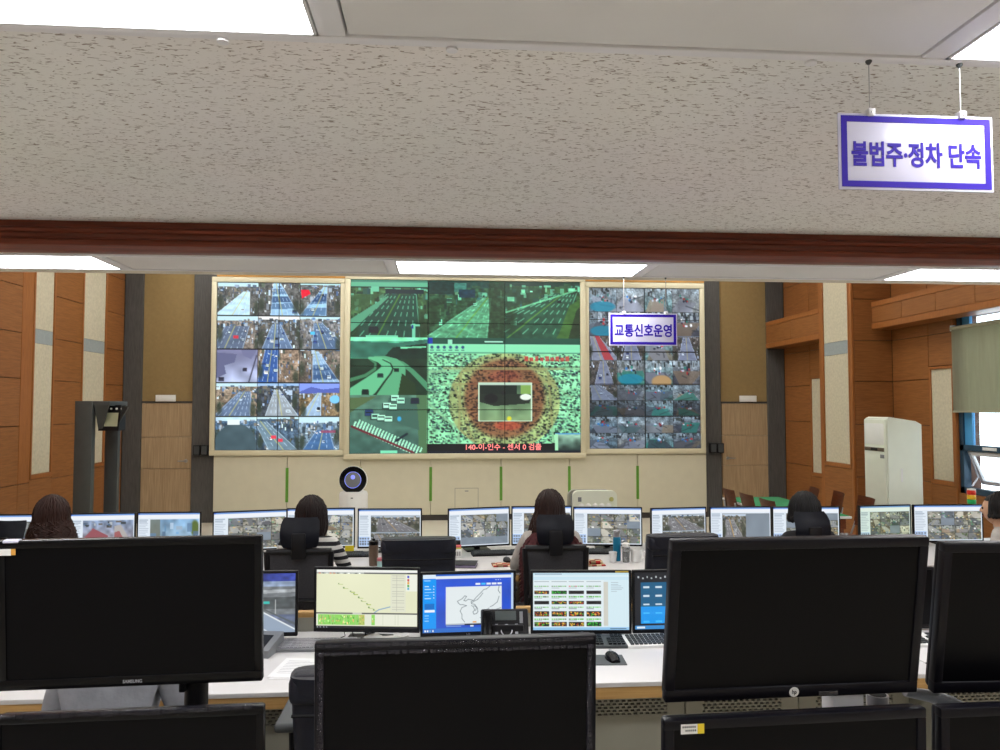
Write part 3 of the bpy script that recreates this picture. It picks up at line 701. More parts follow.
# low ceiling over the near half, with two bands of light fixtures
ceiling = struct('ceiling', bx(XL, YN, ZC + .03, XR, YS, ZC + .08), M['ceil_white'], 'low white ceiling with fissured boards and light bands', 'ceiling')
BANDS = [(-1.36, -1.03), (1.02, 1.372), (3.40, 3.765)]
for (a, b, m) in ((YN, -1.36, 'acoustic'), (-1.03, 1.02, 'acoustic'), (1.372, 2.80, 'acoustic'), (2.88, 3.40, 'ceil_white'), (3.765, YS, 'ceil_white')):
    obj('ceiling_board', bx(XL, a, ZC, XR, b, ZC + .03), M[m], ceiling)
MOD = 1.205
for bi, (a, b) in enumerate(BANDS):
    for y in (a, b - .026):
        obj('rail', bx(XL, y, ZC - .006, XR, y + .026, ZC + .03, bev=.003), M['rail'], ceiling)
    gap = 1.185 if bi != 2 else 1.325                     # blank panel between two lights
    cells = []
    x = -.222 - MOD
    if bi == 2: x = -.231
    k0 = 0
    lx = []                                                # left ends of the lights
    for q in range(-3, 4):
        v = x + q * (MOD + gap)
        if v > XL + .05 and v + MOD < XR - .05: lx.append((q, v))
    for q, xa in lx:
        xb = xa + MOD
        names = {(1, 0): 'long LED ceiling panel at the upper left edge, nearest the camera', (1, 1): 'LED ceiling panel beside the hanging sign at the upper right corner',
                 (2, 0): 'LED ceiling panel just beyond the brown header, above the centre video wall', (2, -1): 'LED ceiling panel beyond the brown header at the left edge',
                 (2, 1): 'LED ceiling panel beyond the brown header at the right edge'}
        lab = names.get((bi, q), 'LED ceiling panel outside the picture in the low ceiling')
        t = thing('ceiling_light', lab, 'light', ((xa + xb) / 2, (a + b) / 2, ZC - .004), 0, 'LED panels in the low ceiling')
        w, d = MOD / 2 - .008, (b - a) / 2 - .026
        f = MB()
        for r in ((-w, -d, w, -d + .006), (-w, d - .006, w, d), (-w, -d, -w + .006, d), (w - .006, -d, w, d)): f.box(r[0], r[1], -.002, r[2], r[3], .03)
        obj('frame', f, M['rail'], t)
        obj('diffuser', bx(-w + .006, -d + .006, .002, w - .006, d - .006, .012), M['led_low'], t)
        for xc, s in ((xa - .019, -1), (xb + .019, 1)):
            obj('cross_rail', bx(xc - .025, a + .026, ZC - .005, xc + .025, b - .026, ZC + .03, bev=.003), M['rail'], ceiling)
        pa, pb = xb + .048, xb + gap - .048
        if pb < XR:
            obj('blank_panel', bx(pa, a + .03, ZC - .003, pb, b - .03, ZC + .02, bev=.003), M['ceil_white'], ceiling)
        if q == lx[0][0] and xa - gap > XL:
            obj('blank_panel', bx(xa - gap + .048, a + .03, ZC - .003, xa - .048, b - .03, ZC + .02, bev=.003), M['ceil_white'], ceiling)
for (px, py) in ((217, 30), (452, 44), (818, 55)):
    q = PZ(px, py, ZC - .006)
    obj('rail_clip', MB().lathe([(.011, 0), (.011, .004), (.004, .006)], 12, (q.x, 1.372, ZC - .011)), M['rail'], ceiling)

# brown moulded header across the opening
prof = [(2.79, 2.60), (2.79, 2.578), (2.778, 2.573), (2.772, 2.566), (2.772, 2.556), (2.784, 2.552), (2.788, 2.545), (2.788, 2.536), (2.776, 2.531), (2.772, 2.524), (2.772, 2.508),
        (2.782, 2.502), (2.80, 2.500), (2.805, 2.496), (2.83, 2.494), (2.86, 2.494), (2.88, 2.498), (2.88, 2.60)]
struct('trim_1', MB().prism_x(prof, XL, XR), M['header'], 'red-brown moulded wooden header under the low ceiling', 'trim')
# step up from the low ceiling to the hall ceiling
struct('wall_fascia', bx(XL, YS, ZC, XR, YS + .1, ZH), M['plaster'], 'plain step between the low ceiling and the high hall ceiling', 'wall')
hallc = struct('ceiling_hall', bx(XL - .3, YS, ZH, XR + .3, YB + .3, ZH + .1), M['plaster'], 'high plain ceiling of the hall', 'ceiling')
HL = [(x, y) for y in (5.3, 7.6, 9.9, 11.9) for x in (-3.9, -1.2, 1.6, 4.3)]
t0 = None
for (x, y) in HL:
    if t0 is None:
        t0 = thing('hall_light', 'square LED panel in the high hall ceiling out of view', 'light', (x, y, ZH - .02), 0, 'LED panels in the hall ceiling')
        f = MB()
        for q in ((-.62, -.32, .62, -.3), (-.62, .3, .62, .32), (-.62, -.3, -.6, .3), (.6, -.3, .62, .3)): f.box(q[0], q[1], -.01, q[2], q[3], .02)
        obj('frame', f, M['rail'], t0); obj('diffuser', bx(-.6, -.3, 0, .6, .3, .015), M['led_hall'], t0)
    else:
        c = copy_tree(t0); c.location = (x, y, ZH - .02)

# ---------------- near side and rear walls (outside the picture)
struct('wall_rear', bx(XL - .3, YN - .2, 0, XR + .3, YN, ZC + .1), M['plaster'], 'plain wall behind the camera', 'wall')

# ---------------- left wall
wl = struct('wall_left', bx(XL - .3, YN, 0, XL - .03, YB + .3, ZH), M['joint'], 'left hall wall of cherry panels and cream fabric strips', 'wall')
def yl(px): return PX(px, 400, XL).y
def side_wood(par, X, s, ya, yb, z0=0.0, z1=ZH, rows=ROWS, m='cherry', th=.03, g=.004):
    """cherry boards on a side wall; s=+1 faces +x, -1 faces -x"""
    zs = [z0] + [z for z in rows if z0 + .05 < z < z1 - .05] + [z1]
    for a, b in zip(zs[:-1], zs[1:]):
        obj('wood_panel', bx(X - s * th, ya + g, a + g, X, yb - g, b - g, bev=.003, seg=1), M[m], par)
def side_cloth(par, X, s, ya, yb, z0, z1, bands=(2.87,)):
    """recessed cream cloth strip with grey bands and a cherry frame"""
    zs = [z0]
    for z in bands: zs += [z - .095, z + .095]
    zs += [z1]
    for i, (a, b) in enumerate(zip(zs[:-1], zs[1:])):
        obj('fabric_band' if i % 2 else 'fabric_panel', bx(X - s * .03, ya, a + .002, X - s * .012, yb, b - .002), M['band_grey' if i % 2 else 'cream_cloth'], par)
    for q in ((ya - .035, ya), (yb, yb + .035)):
        obj('frame_strip', bx(X - s * .03, q[0], z0 - .03, X + s * .008, q[1], z1, bev=.004, seg=1), M['cherry_trim'], par)
    obj('frame_strip', bx(X - s * .03, ya - .035, z0 - .06, X + s * .008, yb + .035, z0, bev=.004, seg=1), M['cherry_trim'], par)
    obj('wood_panel', bx(X - s * .03, ya - .035, 0, X, yb + .035, z0 - .064, bev=.003, seg=1), M['cherry'], par)
Y = {k: yl(k) for k in (0, 20, 33, 52, 57, 79, 82, 104, 108)}
side_wood(wl, XL, 1, YN, 3.0); side_wood(wl, XL, 1, 3.0, 6.4); side_wood(wl, XL, 1, 6.4, 8.2)
side_wood(wl, XL, 1, 8.2, Y[20])
obj('wood_post', bx(XL - .03, Y[20] + .003, .957, XL, Y[33] - .038, ZH, bev=.003, seg=1), M['cherry_trim'], wl)
obj('wood_panel', bx(XL - .03, Y[20] + .003, 0, XL, Y[33] - .038, .949, bev=.003, seg=1), M['cherry'], wl)
side_cloth(wl, XL, 1, Y[33], Y[52], 1.05, ZH, (2.87, 4.17))
side_wood(wl, XL, 1, Y[52] + .036, Y[82] - .036)
side_cloth(wl, XL, 1, Y[82], Y[104], 1.07, ZH, (2.87, 4.17))
side_wood(wl, XL, 1, Y[104] + .036, YB - .1)
obj('baseboard', bx(XL, YN, 0, XL + .012, YB - .1, .1), M['base'], wl)

# ---------------- back wall
wb = struct('wall_back', bx(XL - .3, YB, 0, XR + .3, YB + .3, ZH), M['plaster'], 'far wall of the hall behind the video walls', 'wall')
def xb(px, Yd=YB): return PY(px, 400, Yd).x
YD, YP, YV = YB - .03, YB - .09, YB - .14          # fabric, dark posts, video wall cladding
for (a, b) in ((XL + .001, xb(143)), (xb(194), xb(218)), (xb(703), xb(719)), (xb(766), 6.099)):
    obj('dark_post', bx(a, YP, 0, b, YB, ZH, bev=.004, seg=1), M['dark_wood'], wb)
for (a, b) in ((xb(143), xb(194)), (xb(719), xb(766))):
    obj('olive_panel', bx(a, YD, 2.035, b, YB, ZH), M['olive'], wb)
    obj('door_head', bx(a, YD - .02, 2.005, b, YB, 2.035), M['base'], wb)
def door(n, a, b, knob_px, label):
    d = struct('door_%d' % n, bx(a + .012, YD - .015, 0, b - .012, YB, .9, bev=.003, seg=1), M['door_wood'], label, 'door')
    for z0, z1 in ((.905, 1.43), (1.435, 2.0)):
        obj('door_panel', bx(a + .012, YD - .015, z0, b - .012, YB, z1, bev=.003, seg=1), M['door_wood'], d)
    kx = xb(knob_px); h = MB()
    s = -1 if n == 1 else 1
    h.lathe([(.03, 0), (.03, .012), (.012, .016), (.012, .05)], 16, (kx, YD - .015, 1.03), axis='y')
    h.tube([(kx, YD - .06, 1.03), (kx + s * .12, YD - .062, 1.03)], [.012, .009], 8)
    obj('door_handle', h, M['steelwire'], d)
door(1, xb(142.5), xb(194), 188, 'pale ash door left of the video walls')
door(2, xb(720), xb(767), 726, 'pale ash door right of the video walls')
for (px0, px1, lab) in ((157, 177, 'small white name plate above the left door'), (738, 755, 'small white name plate above the right door')):
    p = bx(xb(px0), YD - .045, 2.03, xb(px1), YD - .02, 2.14, bev=.006)
    tag(obj('name_plate', p, M['white']), lab, 'sign', 'plates over the hall doors')
for (px0, px1, lab) in ((197, 212, 'pair of black wall boxes on the dark post left of the video walls'), (706, 720, 'pair of black wall boxes on the dark post right of the video walls')):
    a, b = xb(px0), xb(px1); w = (b - a) / 2
    t = thing('wall_speaker', lab, 'speaker', ((a + b) / 2, YP, 1.13))
    for s in (-1, 1):
        o = obj('box', bx(s * w / 2 - w / 2 + .006, -.09, 0, s * w / 2 + w / 2 - .006, 0, .17, bev=.006), M['black'], t)
        obj('front_cover', bx(s * w / 2 - w / 2 + .02, -.094, .015, s * w / 2 + w / 2 - .02, -.088, .155), M['dgrey'], o)
# cream cladding around and under the three video walls
FL, FC, FR = (-3.81, -1.75, 1.21, 4.05), (-1.58, 2.385, 1.145, 4.12), (2.545, 4.53, 1.21, 4.035)
jx = [-3.83] + [xb(p, YV) for p in (288, 361, 431, 501, 569, 637)] + [xb(703)]
for a, b in zip(jx[:-1], jx[1:]):
    obj('cladding_panel', bx(a + .004, YV, .10, b - .004, YB, 1.10, bev=.003, seg=1), M['wallpanel'], wb)
obj('baseboard', bx(-3.83, YV + .03, 0, xb(703), YB, .10), M['base'], wb)
for a, b in ((-3.83, -1.67), (-1.67, 2.47), (2.47, xb(703))):
    obj('cladding_panel', bx(a + .004, YV, 1.105, b - .004, YB, 4.14, bev=.003, seg=1), M['wallpanel'], wb)
    obj('amber_panel', bx(a + .004, YV, 4.145, b - .004, YB, ZH, bev=.003, seg=1), M['amber'], wb)
zg0, zg1 = PY(431, 501, YV).z, PY(431, 467, YV).z
for x in jx[1:-1]:
    obj('green_strip', bx(x - .024, YV - .006, zg0, x + .024, YV + .02, zg1, bev=.003, seg=1), M['green'], wb)
ha, hb = xb(455, YV), xb(478.5, YV)
f = MB()
for q in ((ha, .1, ha + .008, .55), (hb - .008, .1, hb, .55), (ha, .542, hb, .55)): f.box(q[0], YV - .003, q[1], q[2], YV + .01, q[3])
obj('hatch_outline', f, M['desk_grey'], wb)
obj('hatch_latch', bx((ha + hb) / 2 - .03, YV - .006, .49, (ha + hb) / 2 + .03, YV + .01, .505), M['grey_plastic'], wb)

# ---------------- right wall with window, pilaster and box beams
XP, XQ = 5.76, 6.10
XR = 6.35                                               # the window bay lies deeper than the bay by the far door
yw0, yw1 = 5.2, PX(957, 430, XR).y                      # window from yw0 (near) to yw1 (far)
zw0, zw1 = .88, 3.06
wr = struct('wall_right', bx(XR + .03, YN, 0, XR + .3, yw0, ZH), M['joint'], 'right hall wall of cherry panels with a window', 'wall')
for (a, b, c, d) in ((yw1, 0, 10.3, ZH), (yw0, 0, yw1, zw0), (yw0, zw1, yw1, ZH)):
    obj('wall_block', bx(XR + .03, a, b, XR + .3, c, d), M['joint'], wr)
side_wood(wr, XR, -1, YN, 2.0); side_wood(wr, XR, -1, 2.0, yw0)
side_wood(wr, XR, -1, yw0, yw1, 0, zw0); side_wood(wr, XR, -1, yw0, yw1, zw1, ZH)
yc0, yc1 = PX(953, 430, XR).y, PX(932, 430, XR).y
YPN, YPF = 10.09, 11.01
side_wood(wr, XR, -1, yc1 + .036, YPN)
side_cloth(wr, XR, -1, yc0, yc1, 1.0 , 2.42, ())
obj('frame_strip', bx(XR - .008, yc0 - .035, 2.42, XR + .03, yc1 + .035, 2.455), M['cherry_trim'], wr)
side_wood(wr, XR, -1, yc0 - .035, yc1 + .035, 2.46, ZH)
obj('frame_strip', bx(XR - .012, yw1, 0, XR + .03, yc0 - .036, ZH, bev=.004), M['cherry_trim'], wr)
XR = XQ
obj('wall_block', bx(XR + .03, 10.3, 0, XR + .3, YB + .3, ZH), M['joint'], wr)
yq0, yq1 = PX(822, 430, XR).y, PX(812, 430, XR).y
side_wood(wr, XR, -1, yq1 + .036, YB - .1); side_cloth(wr, XR, -1, yq0, yq1, .86, 2.4, ()); side_wood(wr, XR, -1, yq0 - .035, yq1 + .035, 3.45, ZH)
side_wood(wr, XR, -1, yq0 - .035, yq1 + .035, 2.40, 3.0)
side_wood(wr, XR, -1, YPF, yq0 - .036)
# pilaster
pil = obj('pilaster', bx(XP + .03, YPN + .03, 0, 6.38, YPF, ZH), M['joint'], wr)
side_cloth(pil, XP, -1, YPN + .10, YPF - .13, 1.12, ZH, (2.80, 4.1))
obj('frame_strip', bx(XP - .004, YPN, 0, XP + .03, YPN + .062, ZH, bev=.004), M['cherry_trim'], pil)
obj('wood_post', bx(XP, YPF - .094, 0, XP + .03, YPF, ZH, bev=.003, seg=1), M['cherry_trim'], pil)
zs = [0] + ROWS + [ZH]
for a, b in zip(zs[:-1], zs[1:]):
    obj('wood_panel', bx(XP + .034, YPN, a + .004, 6.348, YPN + .03, b - .004, bev=.003, seg=1), M['cherry'], pil)
# box beams
def beam(X, ya, yb, z0, z1, nb):
    b = obj('box_beam', bx(X + .015, ya, z0 + .0, XR - .001, yb, z1), M['cherry_trim'], wr)
    obj('beam_rail', bx(X, ya, z1 - .075, X + .02, yb, z1 - .002, bev=.003, seg=1), M['cherry_trim'], b)
    obj('beam_rail', bx(X, ya, z0 + .002, X + .02, yb, z0 + .085, bev=.003, seg=1), M['cherry_trim'], b)
    d = (yb - ya) / nb
    for k in range(nb):
        obj('beam_panel', bx(X + .006, ya + k * d + .003, z0 + .09, X + .02, ya + (k + 1) * d - .003, z1 - .08, bev=.003, seg=1), M['cherry'], b)
beam(XP, YPF + .002, YB - .1, 2.98, 3.454, 2)
XR = 6.35
XB2 = PY(871, 310, YPN).x
beam(XB2, 4.6, YPN - .002, 3.03, 3.42, 8)

# window: outer frame, upper fixed pane, lower tilted sash
wn = struct('window_1', MB().box(XR + .03, yw1 - .07, zw0, XR + .12, yw1, zw1).box(XR + .03, yw0, zw0, XR + .12, yw0 + .07, zw1).box(XR + .03, yw0, zw0, XR + .12, yw1, zw0 + .07).box(XR + .03, yw0, zw1 - .012, XR + .12, yw1, zw1)
            .box(XR + .03, yw0, 1.40, XR + .12, yw1, 1.47), M['win_frame'], 'blue-framed window with the lower sash tilted open', 'window')
ym = (yw0 + yw1) / 2
obj('mullion', bx(XR + .03, ym - .035, zw0 + .07, XR + .12, ym + .035, zw1 - .012), M['win_frame'], wn)
obj('frame_liner', bx(XR + .05, yw1 - .20, 1.47, XR + .09, yw1 - .07, zw1 - .012), M['win_blue'], wn)
for a, b in ((yw0 + .07, ym - .035), (ym + .035, yw1 - .20)):
    obj('pane', bx(XR + .07, a, 1.47, XR + .076, b, zw1 - .012), M['glass'], wn)
for a, b in ((yw0 + .09, ym - .05), (ym + .05, yw1 - .09)):
    sm = MB()
    hh = .44
    for q in ((a, 0, b, .05), (a, hh - .05, b, hh), (a, 0, a + .05, hh), (b - .05, 0, b, hh)): sm.box(-.02, q[0], q[1] - hh, .02, q[2], q[3] - hh)
    so = obj('tilted_sash', sm, M['rail'], wn, (XR + .08, 0, 1.395)); so.rotation_euler = (0, math.radians(-24), 0)
    obj('pane', bx(-.004, a + .05, .05 - hh, .004, b - .05, -.05), M['glass'], so)
    obj('stay_arm', MB().tube([(XR + .07, b - .03, 1.36), (XR + .17, b - .03, 1.08), (XR + .09, b - .03, .97)], .012, 6), M['silver'], wn)
obj('latch', bx(XR + .02, yw1 - .62, 1.42, XR + .035, yw1 - .40, 1.455), M['white'], wn)
# roller blind
yb0, yb1 = yw0 - .05, PX(952.5, 380, XR - .05).y
bl = thing('roller_blind', 'grey-green roller blind half lowered over the window', 'blind', (XR - .05, yb1, 0))
n = 90; zt, zb_ = 2.885, PX(975, 411, XR - .05).z
rows_ = []
for z in (zb_, zb_ + .3, zb_ + .6, zt):
    rows_.append([(-.006 * math.sin(i * .63) * (1.2 - (z - zb_)) - .004 * math.sin(i * 1.7), -i * (yb1 - yb0) / n, z) for i in range(n + 1)])
fm = MB(); fm.ring([[Vector(p) for p in r] for r in rows_], close=False)
r2 = bmesh.ops.solidify(fm.bm, geom=list(fm.bm.faces), thickness=.003)
obj('blind_cloth', fm, M['blind'], bl)
obj('bottom_bar', bx(-.012, -(yb1 - yb0), zb_ - .02, .012, 0, zb_ + .004, bev=.004), M['blind'], bl)
obj('roller_tube', MB().tube([(0, 0, zt + .02), (0, -(yb1 - yb0), zt + .02)], .024, 12), M['blind'], bl)
obj('bracket', bx(-.01, -.01, zt - .01, .05, .01, zt + .06), M['white'], bl)

# ================================================================== VIDEO WALLS
def video_wall(label, rect, nc, nr, arr, border, proud):
    x0, x1, z0, z1 = rect; cx, cz = (x0 + x1) / 2, (z0 + z1) / 2
    t = thing('video_wall', label, 'video wall', (cx, YV - proud, cz))
    w, h = x1 - x0, z1 - z0
    for q in ((-w/2 - border, h/2, w/2 + border, h/2 + border), (-w/2 - border, -h/2 - border, w/2 + border, -h/2)):
        obj('frame_rail', bx(q[0], -.03, q[1], q[2], proud, q[3], bev=.008), M['screenframe'], t)
    for q in ((-w/2 - border, -w/2), (w/2, w/2 + border)):
        obj('frame_rail', bx(q[0], -.03, -h/2, q[1], proud, h/2, bev=.008), M['screenframe'], t)
    H, Wd = arr.shape[:2]; pw, ph = w / nc, h / nr
    for j in range(nr):
        for i in range(nc):
            a = arr[int(j * H / nr):int((j + 1) * H / nr) + 1, int(i * Wd / nc):int((i + 1) * Wd / nc) + 1]
            lx, lz = -w/2 + (i + .5) * pw, h/2 - (j + .5) * ph
            d = obj('display', bx(-pw/2 + .001, 0, -ph/2 + .001, pw/2 - .001, proud, ph/2 - .001), M['black'], t, (lx, 0, lz))
            obj('picture', picture_mesh('picture', a, pw - .012, ph - .012), None, d, (0, -.003, 0))
    return t
video_wall('left video wall showing three columns of street camera views', FL, 2, 5, paint_left(), .085, .012)
vc = video_wall('large green-tinted centre video wall with a map window and motorway views', FC, 3, 4, paint_centre(), .09, .05)
video_wall('right video wall with small playground camera views behind the hanging sign', FR, 2, 5, paint_right(), .085, .012)
M['red_text'] = mat('red_screen_lettering', (.95, .25, .25, 1), .5, emit=.9)
fw_, fh_ = FC[1] - FC[0], FC[3] - FC[2]
o = obj('caption', text_mesh('140-이-인수 - 센서 0 검출', 1.30, .115, .002, .012), M['red_text'], vc, (-fw_/2 + .662 * fw_, -.006, fh_/2 - .9635 * fh_))
tag(o, 'red caption lettering on the black strip of the map window')

# ================================================================== HANGING SIGNS
def hanging_sign(label, body, Yd, corners, wires, lw, lh, lox, loz):
    (ax, ay), (bx_, by), (cx_, cy) = corners                # top-left, top-right, bottom-left
    A, B, Cc = PY(ax, ay, Yd), PY(bx_, by, Yd), PY(cx_, cy, Yd)
    w, h = B.x - A.x, A.z - Cc.z; ctr = ((A.x + B.x) / 2, Yd, A.z)
    t = thing('hanging_sign', label, 'sign', ctr)
    obj('board', bx(-w/2, 0, -h, w/2, .005, 0, bev=.0012), M['sign_white'], t)
    m, bw = .016 * w, .038 * w
    f = MB()
    for q in ((-w/2 + m, -m - bw, w/2 - m, -m), (-w/2 + m, -h + m, w/2 - m, -h + m + bw), (-w/2 + m, -h + m + bw, -w/2 + m + bw, -m - bw), (w/2 - m - bw, -h + m + bw, w/2 - m, -m - bw)): f.box(q[0], -.0008, q[1], q[2], .001, q[3])
    obj('border', f, M['sign_blue'], t)
    obj('lettering', text_mesh(body, lw * w, lh * h, .0009, .028), M['sign_blue'], t, (lox * w, -.0001, -loz * h))
    for px in wires:
        x = PY(px, ay, Yd).x - ctr[0]; k = w * .022
        c = obj('clip', MB().box(x - k, -.006, -k * .8, x + k, .011, k * 1.3, bev=.0015), M['rail'], t)
        obj('clip_screw', MB().lathe([(k * .35, 0), (k * .35, .002)], 10, (x, -.006, k * .2), axis='y'), M['steelwire'], c)
        obj('wire', MB().tube([(x, .0025, k), (x, .0025, ZC - .006 - A.z)], .0009 if Yd < 2 else .0015, 6), M['steelwire'], t)
        obj('ceiling_hook', MB().lathe([(.006, 0), (.006, -.003), (.002, -.008)], 10, (x, .0025, ZC - .006 - A.z)), M['dgrey'], t)
hanging_sign('white hanging sign with a blue border at the upper right, nearest the camera', '불법주·정차 단속', 1.358, ((838, 112.5), (992, 115), (841, 189)), (870.5, 961.5), .84, .33, 0.0, .53)
hanging_sign('smaller white hanging sign in front of the right video wall', '교통신호운영', 3.752, ((609, 313), (677, 313.5), (609, 345.5)), (624, 666), .84, .40, 0.0, .53)
# ================================================================== BUILDERS
def rbox(w, d, h, bev, M4=None, c=(0, 0, 0)):
    return MB().box(c[0] - w/2, c[1] - d/2, c[2] - h/2, c[0] + w/2, c[1] + d/2, c[2] + h/2, bev=bev, seg=3, M=M4)
def monitor(label, w, h, ctr, rot, desk_z, pic=None, bez=.014, chin=.02, dep=.04, neck=(.05, .03), neck_x=0.0, neck_m='black', base=(.24, .19), group=None,
            logo=None, logo_h=.008, logo_w=.05, gloss='bezel_up', neck_top=None, cat='monitor', neck_round=False, base_m='black', neck_y=.085, no_mount=False):
    """ctr: centre of the screen front; rot: (tilt, roll, yaw) in degrees; stands on desk_z"""
    rx, ry, rz = [math.radians(a) for a in rot]
    t = thing('monitor', label, cat, (ctr[0], ctr[1], desk_z), rz, group)
    hgt = ctr[2] - desk_z
    hs = MB()
    for q in ((-w/2, h/2 - bez, w/2, h/2), (-w/2, -h/2, w/2, -h/2 + chin), (-w/2, -h/2 + chin - .002, -w/2 + bez, h/2 - bez + .002), (w/2 - bez, -h/2 + chin - .002, w/2, h/2 - bez + .002)):
        hs.box(q[0], 0, q[1], q[2], .022, q[3], bev=.003)
    hs.box(-w/2 + .003, .018, -h/2 + .003, w/2 - .003, dep, h/2 - .003, bev=.008)
    hs.box(-w * .3, dep - .002, -h * .3, w * .3, dep + .018, h * .25, bev=.008)
    ho = obj('housing', hs, M[gloss], t, (0, 0, hgt)); ho.rotation_euler = (rx, ry, 0)
    sw, sh = w - 2 * bez, h - bez - chin; sc = (0, .004, (chin - bez) / 2)
    if pic is None:
        obj('screen', bx(-sw/2, 0, -sh/2, sw/2, .004, sh/2), M['screen_off'], ho, sc)
    else:
        obj('screen', picture_mesh('screen', pic, sw, sh), None, ho, sc)
    if logo:
        obj('logo', text_mesh(logo, logo_w, logo_h, .0006, .01), M['logo'], ho, (0, 0, -h/2 + chin * .5))
    nw, nd = neck; nt_ = (hgt - h * .12) if neck_top is None else neck_top
    nk = MB(); ny = neck_y
    if neck_round: nk.tube([(neck_x, ny, .008), (neck_x, ny, nt_)], nw / 2, 18)
    else: nk.box(neck_x - nw/2, ny - nd/2, .006, neck_x + nw/2, ny + nd/2, nt_, bev=.004)
    if neck_top is None and not no_mount: nk.box(neck_x - nw/2, dep * .9, nt_ - .05, neck_x + nw/2, ny + .01, nt_ + .02, bev=.004)
    obj('stand_neck', nk, M[neck_m], t)
    obj('stand_base', MB().box(neck_x - base[0]/2, ny - base[1]/2, 0, neck_x + base[0]/2, ny + base[1]/2, .012, bev=.005), M[base_m], t)
    return t, ho

def chair(label, kind, loc, rz=0.0, group='office chairs', top=None, arm_z=.70):
    """faces +y; backrest at local y -0.25"""
    t = thing('office_chair', label, 'chair', loc, rz, group)
    sm = 'fabric_black' if kind == 'mesh' else 'leather'
    obj('seat', MB().box(-.24, -.22, .41, .24, .27, .49, bev=.03, seg=3), M[sm], t)
    bt = top or (.98 if kind == 'mesh' else 1.06)
    if kind == 'mesh':
        w = .228
        pts = []
        f = MB()
        prof = lambda z: -.25 - .05 * math.sin((z - .5) / (bt - .5) * 2.2) * .5 - .02 * (z - .5)
        zs = [.52 + (bt - .52) * k / 8 for k in range(9)]
        for s in (-1, 1):
            f.tube([(s * (w - .02 - .02 * (1 - k / 8)), prof(z), z) for k, z in enumerate(zs)], .02, 8)
        for z in (zs[0], zs[-1]): f.tube([(-(w - .02), prof(z), z), (w - .02, prof(z), z)], .021, 8)
        obj('back_frame', f, M['black'], t)
        g = MB()
        g.ring([[Vector((x * (w - .02), prof(z) + .012 * (1 - abs(x)) - .004, z)) for x in (-1, -.5, 0, .5, 1)] for z in zs], close=False)
        bmesh.ops.solidify(g.bm, geom=list(g.bm.faces), thickness=.006)
        obj('back_mesh', g, M['mesh'], t)
        obj('lumbar_bar', MB().tube([(-.19, prof(.66) - .03, .66), (0, prof(.66) - .045, .67), (.19, prof(.66) - .03, .66)], .016, 8), M['black'], t)
        if kind == 'mesh':
            hr = MB(); cz = bt + .11
            rows = []
            for k in range(9):
                a = k / 8; z = bt + .02 + a * .195
                yy = prof(bt) - .01 - .035 * math.sin(a * math.pi) + .045 * a
                wd = .128 * (1 - .16 * (2 * a - 1) ** 4)
                rows.append([Vector((x * wd, yy + .03 * x * x, z)) for x in np.linspace(-1, 1, 9)])
            hr.ring(rows, close=False)
            bmesh.ops.solidify(hr.bm, geom=list(hr.bm.faces), thickness=-.045)
            obj('headrest', hr, M['leather'], t)
            obj('headrest_stem', MB().box(-.045, prof(bt) - .035, bt - .05, .045, prof(bt) - .01, bt + .12, bev=.008), M['black'], t)
    else:
        g = MB(); rows = []
        for k in range(11):
            a = k / 10; z = .50 + a * (bt - .5); y0 = -.24 - .07 * a + .02 * math.sin(a * 3)
            wd = .245 * (1 - .08 * (1 - a) ** 2)
            th = .05 + .03 * math.sin(a * math.pi) + (.03 if a > .82 else 0)
            rows.append([Vector((wd * math.copysign(abs(math.cos(b)) ** .35, math.cos(b)), y0 + th * math.copysign(abs(math.sin(b)) ** .6, math.sin(b)), z)) for b in [2 * math.pi * i / 20 for i in range(20)]])
        g.ring(rows)
        bk = obj('backrest', g, M['leather'], t)
        pl = MB().box(-.247, -.37, bt - .10, .247, -.262, bt + .005, bev=.03, seg=3)
        obj('top_roll', pl, M['leather'], t)
        obj('seam', MB().tube([(-.23, -.372, bt - .125), (0, -.378, bt - .13), (.23, -.372, bt - .125)], .006, 6), M['black'], bk)
        obj('back_spine', MB().box(-.05, -.33, .36, .05, -.28, .62, bev=.01), M['black'], t)
    for s in (-1, 1):
        a = obj('armrest', MB().box(s * .29 - .045, -.17, arm_z - .035, s * .29 + .045, .12, arm_z, bev=.015, seg=3), M['dgrey'], t)
        obj('arm_post', MB().tube([(s * .22, -.02, .44), (s * .285, -.02, .46), (s * .29, -.02, arm_z - .03)], .018, 8), M['black'], a)
    obj('back_bracket', MB().tube([(0, 0, .40), (0, -.2, .40), (0, -.27, .45), (0, -.275, .60)], .024, 8), M['black'], t)
    obj('gas_column', MB().lathe([(.03, .08), (.03, .24), (.02, .24), (.02, .41)], 14), M['black'], t)
    for k in range(5):
        an = 2 * math.pi * k / 5 + .3; c, s = math.cos(an), math.sin(an)
        l = obj('base_leg', MB().tube([(0, 0, .10), (.16 * c, .16 * s, .095), (.30 * c, .30 * s, .07)], [.028, .022, .016], 8), M['black'], t)
        obj('caster', MB().lathe([(.026, -.02), (.03, -.008), (.03, .008), (.026, .02)], 12, (.30 * c, .30 * s, .03), axis='x'), M['black'], l)
    return t

